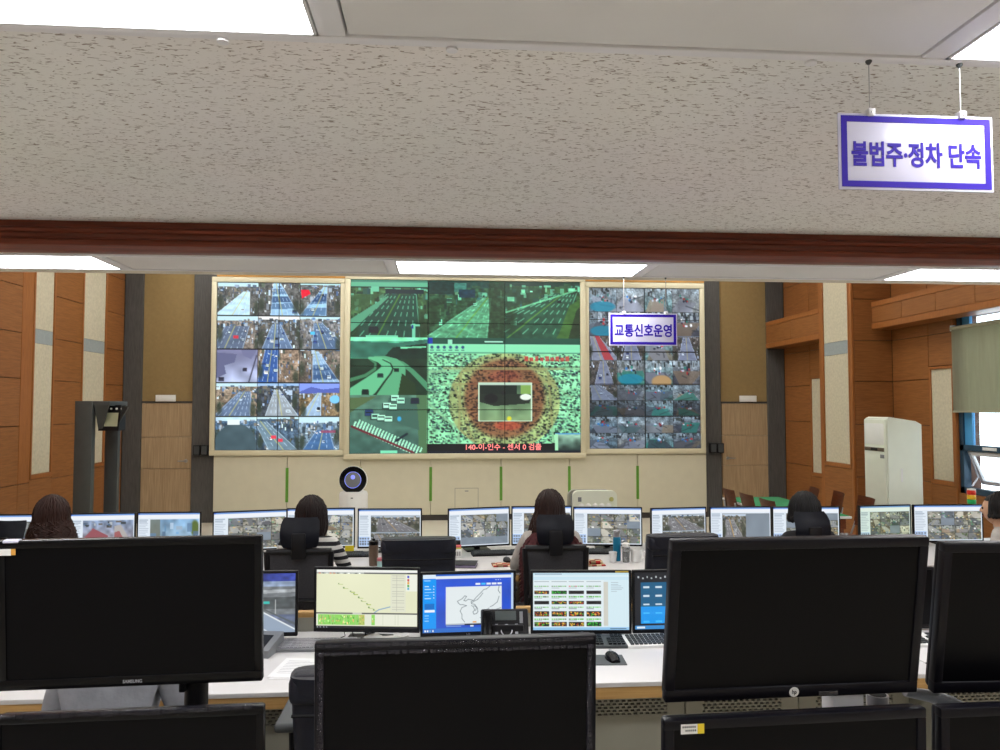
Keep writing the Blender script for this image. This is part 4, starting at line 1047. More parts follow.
def skin_mesh(verts, edges, radii, root=0, sub=2):
    bm = bmesh.new(); lay = bm.verts.layers.skin.verify(); vs = [bm.verts.new(v) for v in verts]
    for i, v in enumerate(vs):
        r = radii[i]; v[lay].radius = r if isinstance(r, tuple) else (r, r); v[lay].use_root = (i == root)
    for a, b in edges: bm.edges.new((vs[a], vs[b]))
    me = bpy.data.meshes.new('skin'); bm.to_mesh(me); bm.free()
    o = bpy.data.objects.new('skin', me); COL.objects.link(o)
    sk = o.modifiers.new('skin', 'SKIN'); sk.use_smooth_shade = True
    ss = o.modifiers.new('sub', 'SUBSURF'); ss.levels = sub; ss.render_levels = sub
    dg = bpy.context.evaluated_depsgraph_get()
    out = bpy.data.meshes.new_from_object(o.evaluated_get(dg))
    bpy.data.objects.remove(o, do_unlink=True)
    return out

def person(label, loc, rz, top_m, trouser_m, hair_m, hair='long', lap=False, seed=1, vest=None, zs=1.0, head_turn=0.0):
    rng = random.Random(seed)
    t = thing('person', label, 'person', loc, rz)
    V = [(0, -.06, .56), (0, -.07, .73), (0, -.05, .92), (0, -.02, 1.055), (0, -.005, 1.12), (0, .01, 1.2)]
    R = [(.165, .125), (.14, .105), (.155, .105), (.065, .06), (.05, .05), (.065, .07)]
    E_ = [(0, 1), (1, 2), (2, 3), (3, 4), (4, 5)]
    hands = []
    for s in (-1, 1):
        b = len(V)
        if lap: arm = [(s * .17, -.035, 1.0), (s * .24, -.0, .78), (s * .17, .2, .675), (s * .13, .27, .66)]
        else: arm = [(s * .17, -.035, 1.0), (s * .245, .07, .78), (s * .18, .31, .72), (s * .165, .385, .705)]
        V += arm; R += [.062, .047, .03, (.036, .02)]
        E_ += [(2, b), (b, b+1), (b+1, b+2), (b+2, b+3)]
        px, py, pz = arm[3]; hands.append(Vector(arm[3]))
        for k, (dx, L) in enumerate(((-.028, .075), (-.01, .085), (.01, .08), (.027, .062))):
            q = len(V)
            V += [(px + dx, py + .045, pz + .002), (px + dx * 1.15, py + .045 + L * .5, pz + .004), (px + dx * 1.2, py + .045 + L, pz - .014)]; R += [.0095, .0085, .007]
            E_ += [(b+3, q), (q, q+1), (q+1, q+2)]
        q = len(V)
        V += [(px - s * .045, py + .015, pz), (px - s * .06, py + .05, pz - .006)]; R += [.011, .009]; E_ += [(b+3, q), (q, q+1)]
        b = len(V)
        V += [(s * .09, -.03, .54), (s * .12, .36, .53), (s * .12, .34, .12), (s * .12, .36, .055), (s * .12, .48, .035)]; R += [.095, .066, .042, .045, .032]
        E_ += [(0, b), (b, b+1), (b+1, b+2), (b+2, b+3), (b+3, b+4)]
    V = [(x, y, z if z < .5 else .5 + (z - .5) * zs) for x, y, z in V]
    body = skin_mesh(V, E_, R)
    bm = bmesh.new(); bm.from_mesh(body)
    zf = lambda z: .5 + (z - .5) * zs
    for f in bm.faces:
        c = f.calc_center_median(); f.smooth = True
        if min((c - h).length for h in [Vector((h.x, h.y, zf(h.z))) for h in hands]) < .115 and c.y > hands[0].y - .06: f.material_index = 2
        elif c.z > zf(1.075): f.material_index = 2
        elif c.z < .10: f.material_index = 3
        elif c.z < zf(.60) and not (abs(c.x) > .2 and c.z > .62): f.material_index = 1
        else: f.material_index = 0
    # head with face
    H0 = Vector((0, .015, zf(1.2)))
    rotm = Matrix.Rotation(head_turn, 3, 'Z')
    def absorb(tb, mi):
        for v in tb.verts: v.co = rotm @ v.co + H0
        for f in tb.faces: f.material_index = mi; f.smooth = True
        tm = bpy.data.meshes.new('tmp'); tb.to_mesh(tm); tb.free(); bm.from_mesh(tm); bpy.data.meshes.remove(tm)
    tb = bmesh.new(); bmesh.ops.create_uvsphere(tb, u_segments=28, v_segments=20, radius=1.0)
    for v in tb.verts:
        p = v.co.copy()
        x, y, z = p.x * .076, p.y * .094, p.z * .112
        if z < 0: x *= 1 - .32 * (-p.z) ** 1.5; y *= 1 - .12 * (-p.z)
        if y > .05 and abs(x) < .016 and -.03 < z < .02: y += .022 * (1 - abs(x) / .016) * max(0, 1 - abs(z + .015) / .04)
        if y > .06 and abs(abs(x) - .03) < .014 and abs(z - .008) < .014: y -= .006
        v.co = Vector((x, y, z))
    absorb(tb, 2)
    def add_sphere(c, r, mi, sc=(1, 1, 1)):
        tb = bmesh.new(); bmesh.ops.create_icosphere(tb, subdivisions=2, radius=r)
        for v in tb.verts: v.co = Vector((v.co.x * sc[0], v.co.y * sc[1], v.co.z * sc[2])) + Vector(c)
        absorb(tb, mi)
    for s in (-1, 1):
        add_sphere((s * .03, .081, .01), .010, 4); add_sphere((s * .077, -.005, -.005), .022, 2, (.35, .8, 1.25))
    add_sphere((0, .083, -.052), .014, 5, (1.5, .5, .35))
    me = bpy.data.meshes.new('body'); bm.to_mesh(me); bm.free()
    bpy.data.meshes.remove(body)
    if 'lip' not in M: M['lip'] = mat('lip', srgb(170, 90, 84), .5, var=.05)
    for m in (top_m, trouser_m, M['skin'], M['black'], M['eye'], M['lip']): me.materials.append(m)
    obj('body', me, None, t)
    # hair: a scalp cap and overlapping locks
    hb = MB()
    bmesh.ops.create_uvsphere(hb.bm, u_segments=24, v_segments=16, radius=1.0)
    kill = []
    for v in list(hb.bm.verts):
        p = v.co.copy()
        v.co = Vector((p.x * .086, p.y * .104 - .008, p.z * .122 + .004))
        if (p.y > .45 and p.z < .42) or p.z < -.55: kill.append(v)
    bmesh.ops.delete(hb.bm, geom=kill, context='VERTS')
    bmesh.ops.solidify(hb.bm, geom=list(hb.bm.faces), thickness=.008)
    spec = {'long': (150, .30, .010, .012), 'curly': (210, .27, .026, .014), 'bob': (120, .13, .004, .013), 'bun': (110, .055, .010, .014), 'short': (90, .03, .004, .013)}[hair]
    nl, L, wav, rad = spec
    for k in range(nl):
        an = rng.uniform(math.radians(-205), math.radians(25)) if hair != 'short' else rng.uniform(math.radians(-200), math.radians(20))
        dx, dy = math.cos(an), math.sin(an)
        ph, fr = rng.uniform(0, 6.28), rng.uniform(22, 34)
        pts, rs = [], []
        st = rng.uniform(.05, .5)
        for q in range(6):
            u = st + (1.75 - st) * q / 5
            sx = math.sin(min(u, 1.57)); cz = math.cos(u) if u < 1.57 else -(u - 1.57) * 1.0
            g = 1.06 + rng.uniform(0, .08)
            pts.append(Vector((dx * sx * .088 * g, dy * sx * .104 * g - .01, cz * .122 * g + .004)))
        last = pts[-1]; Lk = L * rng.uniform(.8, 1.1); seg = max(3, int(Lk / .022))
        flare = (.05 if hair in ('long', 'curly') else .012)
        for q in range(1, seg + 1):
            a = q / seg
            w_ = wav * math.sin(fr * a * Lk * 4 + ph) if wav else 0
            bow = flare * math.sin(min(1, a * 1.2) * 1.8) - (.03 * a * a if hair == 'bob' else 0)
            pts.append(last + Vector((dx * bow + w_ * -dy, dy * bow * .7 + w_ * dx, -Lk * a)))
        n = len(pts)
        rs = [rad * (.55 + .45 * min(1, i / 3)) * (1 - .75 * max(0, (i - n * .55) / (n * .45)) ** 2) for i in range(n)]
        hb.tube(pts, rs, 5)
    if hair == 'bun':
        for k in range(34):
            a = rng.uniform(0, 6.28); r0 = rng.uniform(.02, .05); zc = rng.uniform(.02, .075)
            hb.tube([Vector((math.cos(a + q * .5) * r0 * 1.1, -.075 + math.sin(a + q * .5) * r0 * .6, zc + .02 * math.sin(a * 2 + q))) for q in range(5)], .011, 5)
    ho = obj('hair', hb, hair_m, t, H0); ho.rotation_euler = (0, 0, head_turn)
    if vest:
        g = MB(); rows = []
        rr = random.Random(seed + 5); nn = 64
        for k in range(15):
            a = k / 14; z = zf(.60 + .47 * a)
            wx = .185 + .03 * math.sin(a * math.pi) if a < .8 else .205 * (1 - (a - .8) / .2 * .55)
            wy = .135 if a < .8 else .135 * (1 - (a - .8) / .2 * .4)
            rows.append([Vector(((wx + rr.uniform(-.004, .016)) * math.cos(b), -.055 + (wy + rr.uniform(-.004, .016)) * math.sin(b), z + rr.uniform(-.006, .006))) for b in [2 * math.pi * i / nn for i in range(nn)]])
        g.ring(rows, caps=False)
        tufts = random.Random(seed + 9)
        for k in range(420):
            b = tufts.uniform(0, 6.28); a = tufts.uniform(0, .9); z = zf(.60 + .47 * a); wx, wy = .2 * (1 if a < .75 else .85), .145
            c = Vector((wx * math.cos(b), -.055 + wy * math.sin(b), z)); d = Vector((math.cos(b), math.sin(b), -.9))
            g.tube([c - d * .005, c + d * .018, c + d * .03 + Vector((0, 0, -.008))], [.008, .006, .001], 4)
        obj('fur_vest', g, vest, t)
    return t

def keyboard(label, ctr, rz, body_m, key_m, w=.44, d=.14, group=None):
    t = thing('keyboard', label, 'keyboard', ctr, rz, group)
    obj('case', MB().prism_x([(-d/2, 0), (d/2, 0), (d/2, .026), (d/2 - .01, .028), (-d/2, .014)], -w/2, w/2), M[body_m], t)
    k = MB(); nx, ny = 19, 6
    for j in range(ny):
        for i in range(nx):
            if i in (14,) or (j > 3 and i in (15,)): continue
            x = -w/2 + .014 + (i + .5) * (w - .028) / nx; y = -d/2 + .012 + (j + .5) * (d - .026) / ny
            z = .014 + .0135 * (y + d/2) / d
            k.box(x - .0085, y - .0075, z - .002, x + .0085, y + .0075, z + .0075)
    tag(obj('keys', k, M[key_m], t), kind='stuff')
    return t
def mouse(label, ctr, rz=0.0, m='black'):
    t = thing('computer_mouse', label, 'mouse', ctr, rz)
    g = MB(); rows = []
    for k in range(9):
        a = k / 8; y = -.055 + .11 * a; w = .032 * (math.sin(math.pi * (.12 + .76 * a))) ** .5; hgt = .034 * (math.sin(math.pi * (.1 + .75 * a))) ** .7
        rows.append([Vector((w * math.cos(b), y, hgt * max(0, math.sin(b)) ** .8)) for b in [math.pi * i / 10 for i in range(11)]])
    g.ring(rows)
    obj('shell', g, M[m], t)
    obj('wheel', MB().lathe([(.008, -.004), (.008, .004)], 10, (0, .028, .030), axis='x'), M['logo'], t)
    obj('button_split', bx(-.001, .01, .028, .001, .05, .0315), M['logo'], t)
    return t
# ================================================================== DESKS
def desk(label, x0, x1, y0, y1, z, ledge=None, vents=0, panel_y=None, group=None, ledge_label=None):
    t = thing('desk', label, 'desk', ((x0 + x1) / 2, y0, 0), 0, group)
    w = (x1 - x0) / 2 - .004; d = y1 - y0
    obj('desk_top', MB().box(-w, 0, z - .022, w, d, z, bev=.006), M['desk_white'], t)
    obj('wood_apron', MB().box(-w, .012, z - .075, w, .035, z - .0225, bev=.002), M['desk_wood'], t)
    for s in (-1, 1):
        obj('side_panel', bx(s * w - (0 if s < 0 else .025), .03, 0, s * w + (.025 if s < 0 else 0), d, z - .0225), M['desk_grey'], t)
    py = (panel_y - y0) if panel_y else d - .15
    if not vents:
        obj('back_panel', bx(-w + .026, py, .06, w - .026, py + .02, z - .0225), M['desk_grey'], t)
    else:
        pw = 2 * (w - .026) / vents
        obj('vent_shade_board', bx(-w + .026, py + .06, .05, w - .026, py + .08, z - .0225), M['void'], t)  # dark board painted as the shade behind the vent slots
        for k in range(vents):
            xa = -w + .026 + k * pw + .0025; xb_ = xa + pw - .005; xm = (xa + xb_) / 2
            zt, zb = z - .115, z - .235; hw = .19
            p = MB()
            p.box(xa, py, zt, xb_, py + .012, z - .0225); p.box(xa, py, .05, xb_, py + .012, zb); p.box(xa, py, zb, xm - hw, py + .012, zt); p.box(xm + hw, py, zb, xb_, py + .012, zt)
            nr = 8; rh = (zt - zb) / nr
            for j in range(nr):
                z0_ = zb + j * rh
                p.box(xm - hw, py, z0_, xm + hw, py + .012, z0_ + rh * .42)
                off = 0 if j % 2 else .5
                for i in range(14):
                    x = xm - hw + (i + off) * (2 * hw / 13.5)
                    if x < xm + hw: p.box(x, py, z0_ + rh * .4, min(x + .009, xm + hw), py + .012, z0_ + rh)
            obj('vented_panel', p, M['desk_grey'], t)
    if ledge:
        q = thing('desk_screen', ledge_label, 'desk screen', ((x0 + x1) / 2, y1 + .003, 0), 0, 'low screens behind the second row')
        obj('screen_panel', bx(-w, 0, 0, w, .03, ledge), M['desk_grey'], q)
        obj('wood_cap', MB().box(-w, -.001, ledge, w, .042, ledge + .03, bev=.003), M['desk_wood'], q)
    return t
Z1, Z2, Z3 = .66, .73, .73
b1 = [-4.45, -2.09, -.06, 1.80, 3.60, 5.35]
for k, lab in enumerate(('front-row desk at the far left by the cherry wall', 'front-row desk with the brown tumbler, second from the left', 'middle front-row desk with the blue bottle and cups',
                         'front-row desk right of the middle, in front of the green table', 'front-row desk at the far right by the window')):
    desk(lab, b1[k], b1[k+1], 5.76, 6.92, Z1, group='front row of desks')
Y2A, Y2B = 3.24, 4.10
xs = PY(685, 708, 3.46).x
pw = .5625
b2 = [xs - 6 * pw, xs - 2 * pw, xs + 2 * pw, xs + 6 * pw]
for k, lab in enumerate(('second-row desk at the left with papers and keyboard', 'second-row desk in the middle with phone, mouse and perforated panels', 'second-row desk at the right behind the tilted black monitor')):
    desk(lab, b2[k], b2[k+1], Y2A, Y2B, Z2, ledge=.80, vents=4, panel_y=3.46, group='second row of desks', ledge_label='low grey screen with a beech cap behind the ' + ('left', 'middle', 'right')[k] + ' second-row desk')
desk('nearest desk under the black monitors, below the picture', -1.75, 2.1, 1.25, 2.05, Z3)

# ================================================================== FRONT ROW MONITORS
YM = 6.60
front = [(-32, 33, 514.5, 0, 'grid', 'front-row monitor cut by the left edge behind the curly-haired person'), (70, 135, 513, 3, 'red', 'front-row monitor showing red-paved lanes beside the curly-haired person'),
         (137, 201, 512, 0, 'blue', 'front-row monitor with a bluish street picture in front of the left door'), (215, 286, 510.5, 12, 'grid', 'angled front-row monitor with a grid of camera views left of the striped shirt'),
         (286.5, 355, 508, 0, 'grid', 'front-row monitor behind the person in the striped shirt'), (357.5, 422, 508.5, -3, 'two', 'front-row monitor with wide road views right of the striped shirt'),
         (448, 510.5, 507.5, 12, 'blank', 'angled front-row monitor with grey empty tiles left of the fur vest'), (511.5, 572, 506, 0, 'grid', 'front-row monitor behind the person in the fur vest'),
         (574, 641, 507, -8, 'grid', 'front-row monitor behind the blue bottle'), (650, 707.5, 507.5, 6, 'two', 'front-row monitor above the empty leather chair, showing a road with cars'),
         (710, 771, 506.5, -2, 'half', 'front-row monitor half filled with a grey empty tile'), (773, 839, 506.5, -3, 'grid', 'front-row monitor behind the black-haired person'),
         (858, 912.5, 505, 5, 'grid', 'front-row monitor with a washed-out picture below the air conditioner'), (914, 982, 504.5, -2, 'grid', 'front-row monitor with a four by three camera grid below the window')]
for k, (a, b, ty, rz, lay, lab) in enumerate(front):
    A, B = PY(a, ty, YM), PY(b, ty, YM); w = (B.x - A.x) / max(.94, math.cos(math.radians(rz)))
    h = .345; tilt = 0
    zc = (A.z + B.z) / 2 - h / 2
    tn = (.94, .98, .90) if k == 12 else (1, 1, 1)
    t, ho = monitor(lab, w, h, ((A.x + B.x) / 2, YM, zc), (tilt, 0, rz), Z1, ui_cams(40 + k, lay, tn), bez=.011, chin=.016, base=(.22, .16), group='front row monitors', gloss='black')
    if k == 5: m6 = t
    if k == 4: m5h = ho

# ================================================================== SECOND ROW MONITORS
YM2 = 3.86
second = [(193, 298, 571.5, 0, ui_road(), 'second-row monitor with a blue-grey motorway view beside the big left black monitor'),
          (313, 420, 567.5, -7, ui_map(), 'second-row monitor with a pale yellow map and green table'),
          (420.5, 516, 571.5, 2, ui_blue(), 'second-row monitor with a bright blue page and a white map'),
          (531, 630.5, 570.5, -4, ui_list(), 'second-row monitor with a light page of small display boards'),
          (632.5, 735, 569.5, 0, ui_tiles(), 'second-row monitor with dark blue tiles behind the tilted black monitor'),
          (834, 934, 568, 0, None, 'switched-off second-row monitor between the two right black monitors')]
logos = [None, None, 'LG', 'LG', None, None]
for k, (a, b, ty, rz, arr, lab) in enumerate(second):
    A, B = PY(a, ty, YM2), PY(b, ty, YM2); w = (B.x - A.x) / max(.97, math.cos(math.radians(rz))); h = .325
    zc = (A.z + B.z) / 2 - h / 2
    t, ho = monitor(lab, w, h, ((A.x + B.x) / 2, YM2, zc), (0, 0, rz), Z2, arr, bez=.013, chin=.02, base=(.23, .10), group='second row monitors', gloss='black',
            logo=logos[k], logo_h=.007, logo_w=.018)
    if k == 3:
        obj('sticker', bx(w * .34, -.0012, h/2 - .0105, w * .47, .0004, h/2 - .003), mat('yellow_tape', srgb(206, 180, 70), .6, var=.05), ho)

# ================================================================== NEAREST BLACK MONITORS
t, ho = monitor('large black switched-off monitor at the left with a silver maker name', .55, .325, (-.674, 1.70, 1.474), (4.41, -.1, 1.86), Z3, logo='SAMSUNG', logo_w=.040, logo_h=.0072, bez=.017, chin=.024,
                neck=(.052, .052), neck_x=.115, neck_round=True, gloss='black_gloss', base=(.26, .2))
tape = MB().box(-.275, -.0008, .132, -.245, .0005, .146)
obj('tape', tape, M['white'], ho)
obj('tape_end', bx(-.245, -.0009, .133, -.236, .0005, .146), mat('orange_tape', srgb(220, 160, 70), .5, var=.05), ho)
obj('tape_fold', MB().box(-.262, -.001, .158, -.23, .016, .1645, bev=.002), M['sign_white'], ho)
obj('side_clamp', MB().box(.085, .05, .55, .10, .10, .60, bev=.004), M['black'], t)
t, ho = monitor('tilted black switched-off monitor at the right with a round silver logo', .55, .338, (.728, 1.495, 1.487), (8.75, .2, 2.06), Z3, bez=.02, chin=.026, neck=(.07, .05), neck_x=PY(845, 700, 1.58).x - .728, neck_m='rail', base=(.25, .2), neck_y=.085, no_mount=True)
lg = obj('logo_disc', MB().lathe([(.0105, 0), (.0105, .0008)], 28, (0, 0, -.169 + .013), axis='y'), M['white'], ho)
obj('logo', text_mesh('hp', .0095, .012, .0006, .01), M['black'], ho, (.0002, -.0008, -.169 + .0125))
obj('cable', MB().tube([(-.02, .05, -.16), (.0, .04, -.172), (.02, .035, -.181), (.04, .035, -.184), (.06, .035, -.181), (.082, .045, -.168), (.09, .06, -.15)], .0035, 8), M['black'], ho)
obj('tape', bx(.055, -.0008, -.166, .096, .0004, -.1575), mat('clear_tape', srgb(74, 72, 72), .25, var=.4, vscale=60), ho)
PR = PY(1040, 539, 1.574)
t, ho = monitor('black switched-off monitor cut by the right edge', .55, .338, (1.353, 1.565, 1.457), (8, .6, 0), Z3, bez=.02, chin=.026, base=(.24, .2))
obj('support_arm', MB().tube([(-.30, .09, PY(920, 690, 1.66).z - Z3), (-.24, .09, PY(920, 690, 1.66).z - Z3 - .012), (-.19, .09, PY(945, 698, 1.66).z - Z3 - .01), (-.15, .09, PY(958, 704, 1.66).z - Z3 - .02), (-.05, .09, .42), (0, .09, .36)], [.011, .014, .016, .018, .02, .02], 10), M['grey_plastic'], t)
def lower(label, pxa, pxb, ya, yb, Yd, w, h, rot, bez, chin, **k):
    A, B = PY(pxa, ya, Yd), PY(pxb, yb, Yd)
    return monitor(label, w, h, ((A.x + B.x) / 2, Yd, (A.z + B.z) / 2 - h / 2), rot, Z3, bez=bez, chin=chin, **k)
t, hll = lower('black monitor at the lower left under the large left one', -3, 262.5, 714.5, 708, 1.665, .55, .325, (2, -.2, 1.0), .017, .024, gloss='black_gloss', neck_x=-.1, neck=(.05, .03))
f = MB(); rr = random.Random(2)
prev = -.275
while prev < .24:
    nx = prev + rr.uniform(.012, .05); f.box(prev, -.0025, .158 + rr.uniform(-.003, .001), nx - .003, .012, .1655 + rr.uniform(0, .0015), bev=.001, seg=1); prev = nx
obj('film_edge', f, M['plastic_film'], hll)
t, hlr = lower('black monitor at the lower right with a white and yellow sticker', 663.5, 927, 717, 710, 1.47, .548, .33, (2, -.3, 1.5), .02, .026, neck=(.045, .045), neck_round=True, neck_x=.228, neck_m='silver', neck_top=PY(890, 695, 1.56).z - Z3, neck_y=.09)
obj('pole_mouth_shade', MB().lathe([(.018, 0), (.018, .0008)], 18, (.228, .09, PY(890, 695, 1.56).z - Z3)), M['void'], t)  # dark disc on the pole top, painted as the shade of an open tube
obj('sticker', bx(-.241, -.0006, .138, -.194, .0004, .157), M['white'], hlr)
obj('sticker_end', bx(-.2075, -.0008, .138, -.194, .0004, .157), mat('yellow_sticker', srgb(226, 200, 40), .5, var=.03), hlr)
f = MB()
for k in range(7): f.box(-.238 + k * .004, -.001, .150, -.2355 + k * .004, -.0003, .1535)
for k in range(6): f.box(-.232 + k * .0038, -.001, .143, -.2297 + k * .0038, -.0003, .1465)
obj('sticker_print', f, M['dgrey'], hlr)
lower('black monitor in the lower right corner of the picture', 932, 1190, 705, 701, 1.49, .548, .33, (2, 0, 1.0), .02, .026)
t, hc = lower('black monitor at the bottom centre wrapped in clear film', 317.5, 594, 641, 635.5, 1.65, .611, .362, (3, 0, 1.0), .02, .026)
f = MB(); rr = random.Random(6)
def strip(x0, z0, x1, z1, n):
    for k in range(n):
        a, b = k / n, (k + 1) / n - rr.uniform(.0, .25) / n
        xa, xb2 = (x0 + (x1 - x0) * a, x0 + (x1 - x0) * b) if abs(x1 - x0) > abs(z1 - z0) else (x0 + rr.uniform(-.002, .002), x1 + rr.uniform(-.002, .002) + .010)
        za, zb2 = (z0 + (z1 - z0) * a, z0 + (z1 - z0) * b) if abs(x1 - x0) <= abs(z1 - z0) else (z0 + rr.uniform(-.001, .001), z1 + .007 + rr.uniform(-.001, .001))
        f.box(xa, -.0035 - rr.uniform(0, .002), za, xb2, .0, zb2, bev=.0012, seg=1)
strip(-.30, .172, .30, .172, 34); strip(-.30, .155, .30, .155, 40)
strip(-.297, -.17, -.297, .165, 26); strip(.286, -.17, .286, .165, 26)
obj('film_edge', f, M['plastic_film'], hc)

# ================================================================== CHAIRS
YC = 5.30
chair('headrest chair cut by the left edge beside the curly-haired person', 'mesh', (PY(10, 540, 5.05).x, YC, 0), -.1)
chair('mesh chair of the person in the striped shirt', 'mesh', (PY(300, 547, 5.05).x, YC, 0), 0)
chair('empty black leather chair behind the brown tumbler', 'leather', (PY(418.5, 536, 4.95).x, YC, 0), 0)
chair('mesh chair of the person in the fur vest', 'mesh', (PY(555, 547, 5.05).x, YC, 0), 0)
chair('empty black leather chair right of the white mug', 'leather', (PY(682, 536, 4.95).x, YC, 0), .05)
chair('headrest chair of the black-haired person', 'mesh', (PY(812, 547, 5.05).x, YC, 0), 0)
chair('headrest chair cut by the right edge', 'mesh', (PY(1018, 547, 5.05).x, YC, 0), .2)
chair('dark chair in the second row left of the film-wrapped monitor', 'leather', (PY(362, 661, 2.72).x, 3.02, 0), 0, top=.99, arm_z=.755)
# low stool-like chair under the person in grey
chair('dark chair under the person in the grey sweatshirt', 'leather', (PY(104, 700, 2.8).x, 2.93, 0), 0, top=.76)

# ================================================================== PEOPLE
m_dark = mat('dark_trousers', srgb(40, 42, 52), .85, var=.1)
m_black = mat('black_top', srgb(26, 26, 32), .85, var=.1, vscale=30)
m_grey = mat('grey_sweatshirt', srgb(140, 142, 150), .9, var=.14, vscale=14, bump=.5, bscale=26)
m_lilac = mat('lilac_top', srgb(150, 140, 168), .9, var=.1, vscale=14)
m_stripe = stripes('black_white_stripes', srgb(24, 24, 30), srgb(214, 212, 210), 6.0, 'Z')
m_sleeve = mat('pale_grey_knit', srgb(176, 170, 166), .9, var=.12, vscale=30)
m_fur = mat('maroon_fur', srgb(76, 34, 38), .95, var=.4, vscale=60)
person('person with long curly dark brown hair at the left front-row desk', (PY(52, 520, YC).x, YC, 0), -.25, m_lilac, m_dark, hairmat('curly_brown_hair', srgb(44, 22, 17)), 'curly', seed=3, zs=.985)
person('person with a dark bob in a black and white striped shirt', (PY(311, 520, YC).x, YC, 0), -.1, m_stripe, m_dark, hairmat('dark_bob_hair', srgb(28, 17, 17)), 'bob', seed=4, zs=.96)
person('person with long brown hair and a maroon fur vest', (PY(550, 520, YC).x, YC, 0), 0, m_sleeve, m_dark, hairmat('long_brown_hair', srgb(38, 21, 18)), 'long', seed=5, vest=m_fur, zs=1.0)
person('person in black with pinned black hair right of the middle', (PY(805, 520, YC).x, YC, 0), .15, m_black, m_dark, hairmat('black_hair', srgb(14, 13, 16)), 'bun', seed=6, zs=.955)
person('person with short black hair at the right edge by the window', (PY(1004, 520, YC).x, YC + .05, 0), .7, m_sleeve, m_dark, hairmat('short_black_hair', srgb(20, 17, 17)), 'short', lap=True, seed=7, zs=.93)
person('person in a grey sweatshirt hidden behind the large left monitor', (PY(104, 700, 2.8).x, 2.93, 0), 0, m_grey, m_dark, hairmat('dark_hair', srgb(34, 26, 24)), 'short', lap=True, seed=8, zs=.93)

# ================================================================== THINGS ON THE FRONT ROW DESKS
def lathe_thing(name, label, cat, pos, parts, group=None):
    t = thing(name, label, cat, pos, 0, group)
    for n_, prof_, m_ in parts: obj(n_, MB().lathe(prof_, 20), m_, t)
    return t
def on1(px, py): p = PZ(px, py, Z1); return (p.x, p.y, Z1)
def on2(px, py): p = PZ(px, py, Z2); return (p.x, p.y, Z2)
M['brown_metal'] = mat('brown_metallic', srgb(112, 96, 84), .3, .6, var=.06)
M['teal'] = mat('teal_metal', srgb(20, 120, 158), .32, .25, var=.05)
M['paper'] = mat('white_paper', srgb(226, 226, 228), .8, var=.03)
lathe_thing('tumbler', 'brown metal tumbler with a black lid left of the empty leather chair', 'tumbler', on1(373.5, 565.5),
            [('body', [(.034, 0), (.036, .01), (.039, .15), (.037, .165)], M['brown_metal']), ('lid', [(.037, .165), (.038, .17), (.038, .195), (.03, .2), (.012, .2), (.012, .213), (.0, .214)], M['black_gloss'])])
lathe_thing('water_bottle', 'tall teal bottle with a silver cap', 'bottle', on1(617, 560.5),
            [('body', [(.03, 0), (.032, .008), (.032, .18), (.027, .195)], M['teal']), ('cap', [(.027, .195), (.029, .197), (.029, .245), (.024, .25), (0, .25)], M['silver'])])
M['clear'] = mat('clear_plastic', srgb(190, 194, 196), .1, trans=.7, var=.05)
lathe_thing('shaker_bottle', 'clear bottle with a white lid between the teal bottle and the mug', 'bottle', on1(626, 562),
            [('body', [(.027, 0), (.029, .006), (.031, .125)], M['clear']), ('drink', [(.025, .045), (.028, .09)], M['grey_plastic']), ('lid', [(.032, .125), (.032, .15), (.02, .156), (0, .156)], M['white'])])
lathe_thing('paper_cup', 'small white paper cup left of the teal bottle', 'cup', on1(613, 561.8), [('body', [(.025, 0), (.033, .078), (.035, .08), (.032, .08), (.024, .004)], M['paper'])])
t = lathe_thing('mug', 'white mug right of the clear bottle', 'mug', on1(636.5, 561.5), [('body', [(.04, 0), (.045, .005), (.046, .1), (.043, .1), (.04, .008)], M['white'])])
obj('handle', MB().tube([(.044, 0, .08), (.07, 0, .075), (.074, 0, .05), (.066, 0, .025), (.043, 0, .02)], .006, 8), M['white'], t)
for (px, py, lab) in ((507, 565.5, 'red plaid mat left of the fur vest'), (595, 565, 'red plaid cloth right of the fur vest')):
    p = on1(px, py); t = thing('plaid_mat', lab, 'mat', p, .05)
    g = MB(); g.box(-.12 if px < 550 else -.075, -.06, 0, .12 if px < 550 else .075, .07, .012, bev=.005)
    if px > 550: g.box(-.05, -.03, .012, .06, .05, .04, bev=.014, seg=3)
    obj('cloth', g, plaid('red_plaid'), t)
p = on1(507, 562.5); mouse('black mouse on the left red plaid mat', (p[0], p[1], Z1 + .0125), .1)
keyboard('black keyboard under the left monitors of the middle front desk', on1(496, 554.5), .1, 'black', 'dgrey', .42, .13, 'front row keyboards')
keyboard('black keyboard behind the small paper cup', on1(594, 553), -.05, 'black', 'dgrey', .40, .13, 'front row keyboards')
keyboard('black keyboard left of the brown tumbler', on1(352, 556), 0, 'black', 'dgrey', .40, .13, 'front row keyboards')
p = on1(463, 566); t = thing('folder', 'black folder with lilac pages on the middle front desk', 'folder', p, -.15)
obj('cover', MB().box(-.13, -.085, .021, .11, .1, .026, bev=.002).box(-.13, -.085, 0, .11, .1, .003), M['black'], t); obj('pages', bx(-.128, -.08, .003, .105, .095, .021), m_lilac, t)
p = on1(456, 557.5); t = thing('pen_box', 'small black box with a pink and yellow top edge and a white label', 'box', p, 0)
obj('body', MB().box(-.05, -.03, 0, .045, .04, .075, bev=.003), M['white'], t); obj('inner_box', MB().box(-.05, .042, 0, .04, .1, .13, bev=.003), M['black'], t)
f = MB()
for k in range(5): f.box(-.04 + k * .017, -.0312, .02, -.032 + k * .017, -.0295, .055)
obj('label_print', f, M['dgrey'], t)
obj('pink_edge', bx(-.01, -.028, .0755, .044, .036, .10), mat('pink_card', srgb(206, 96, 100), .7, var=.05), t); obj('yellow_edge', bx(-.01, -.0285, .0755, .044, -.0275, .088), mat('yellow_card', srgb(200, 190, 80), .7, var=.05), t)
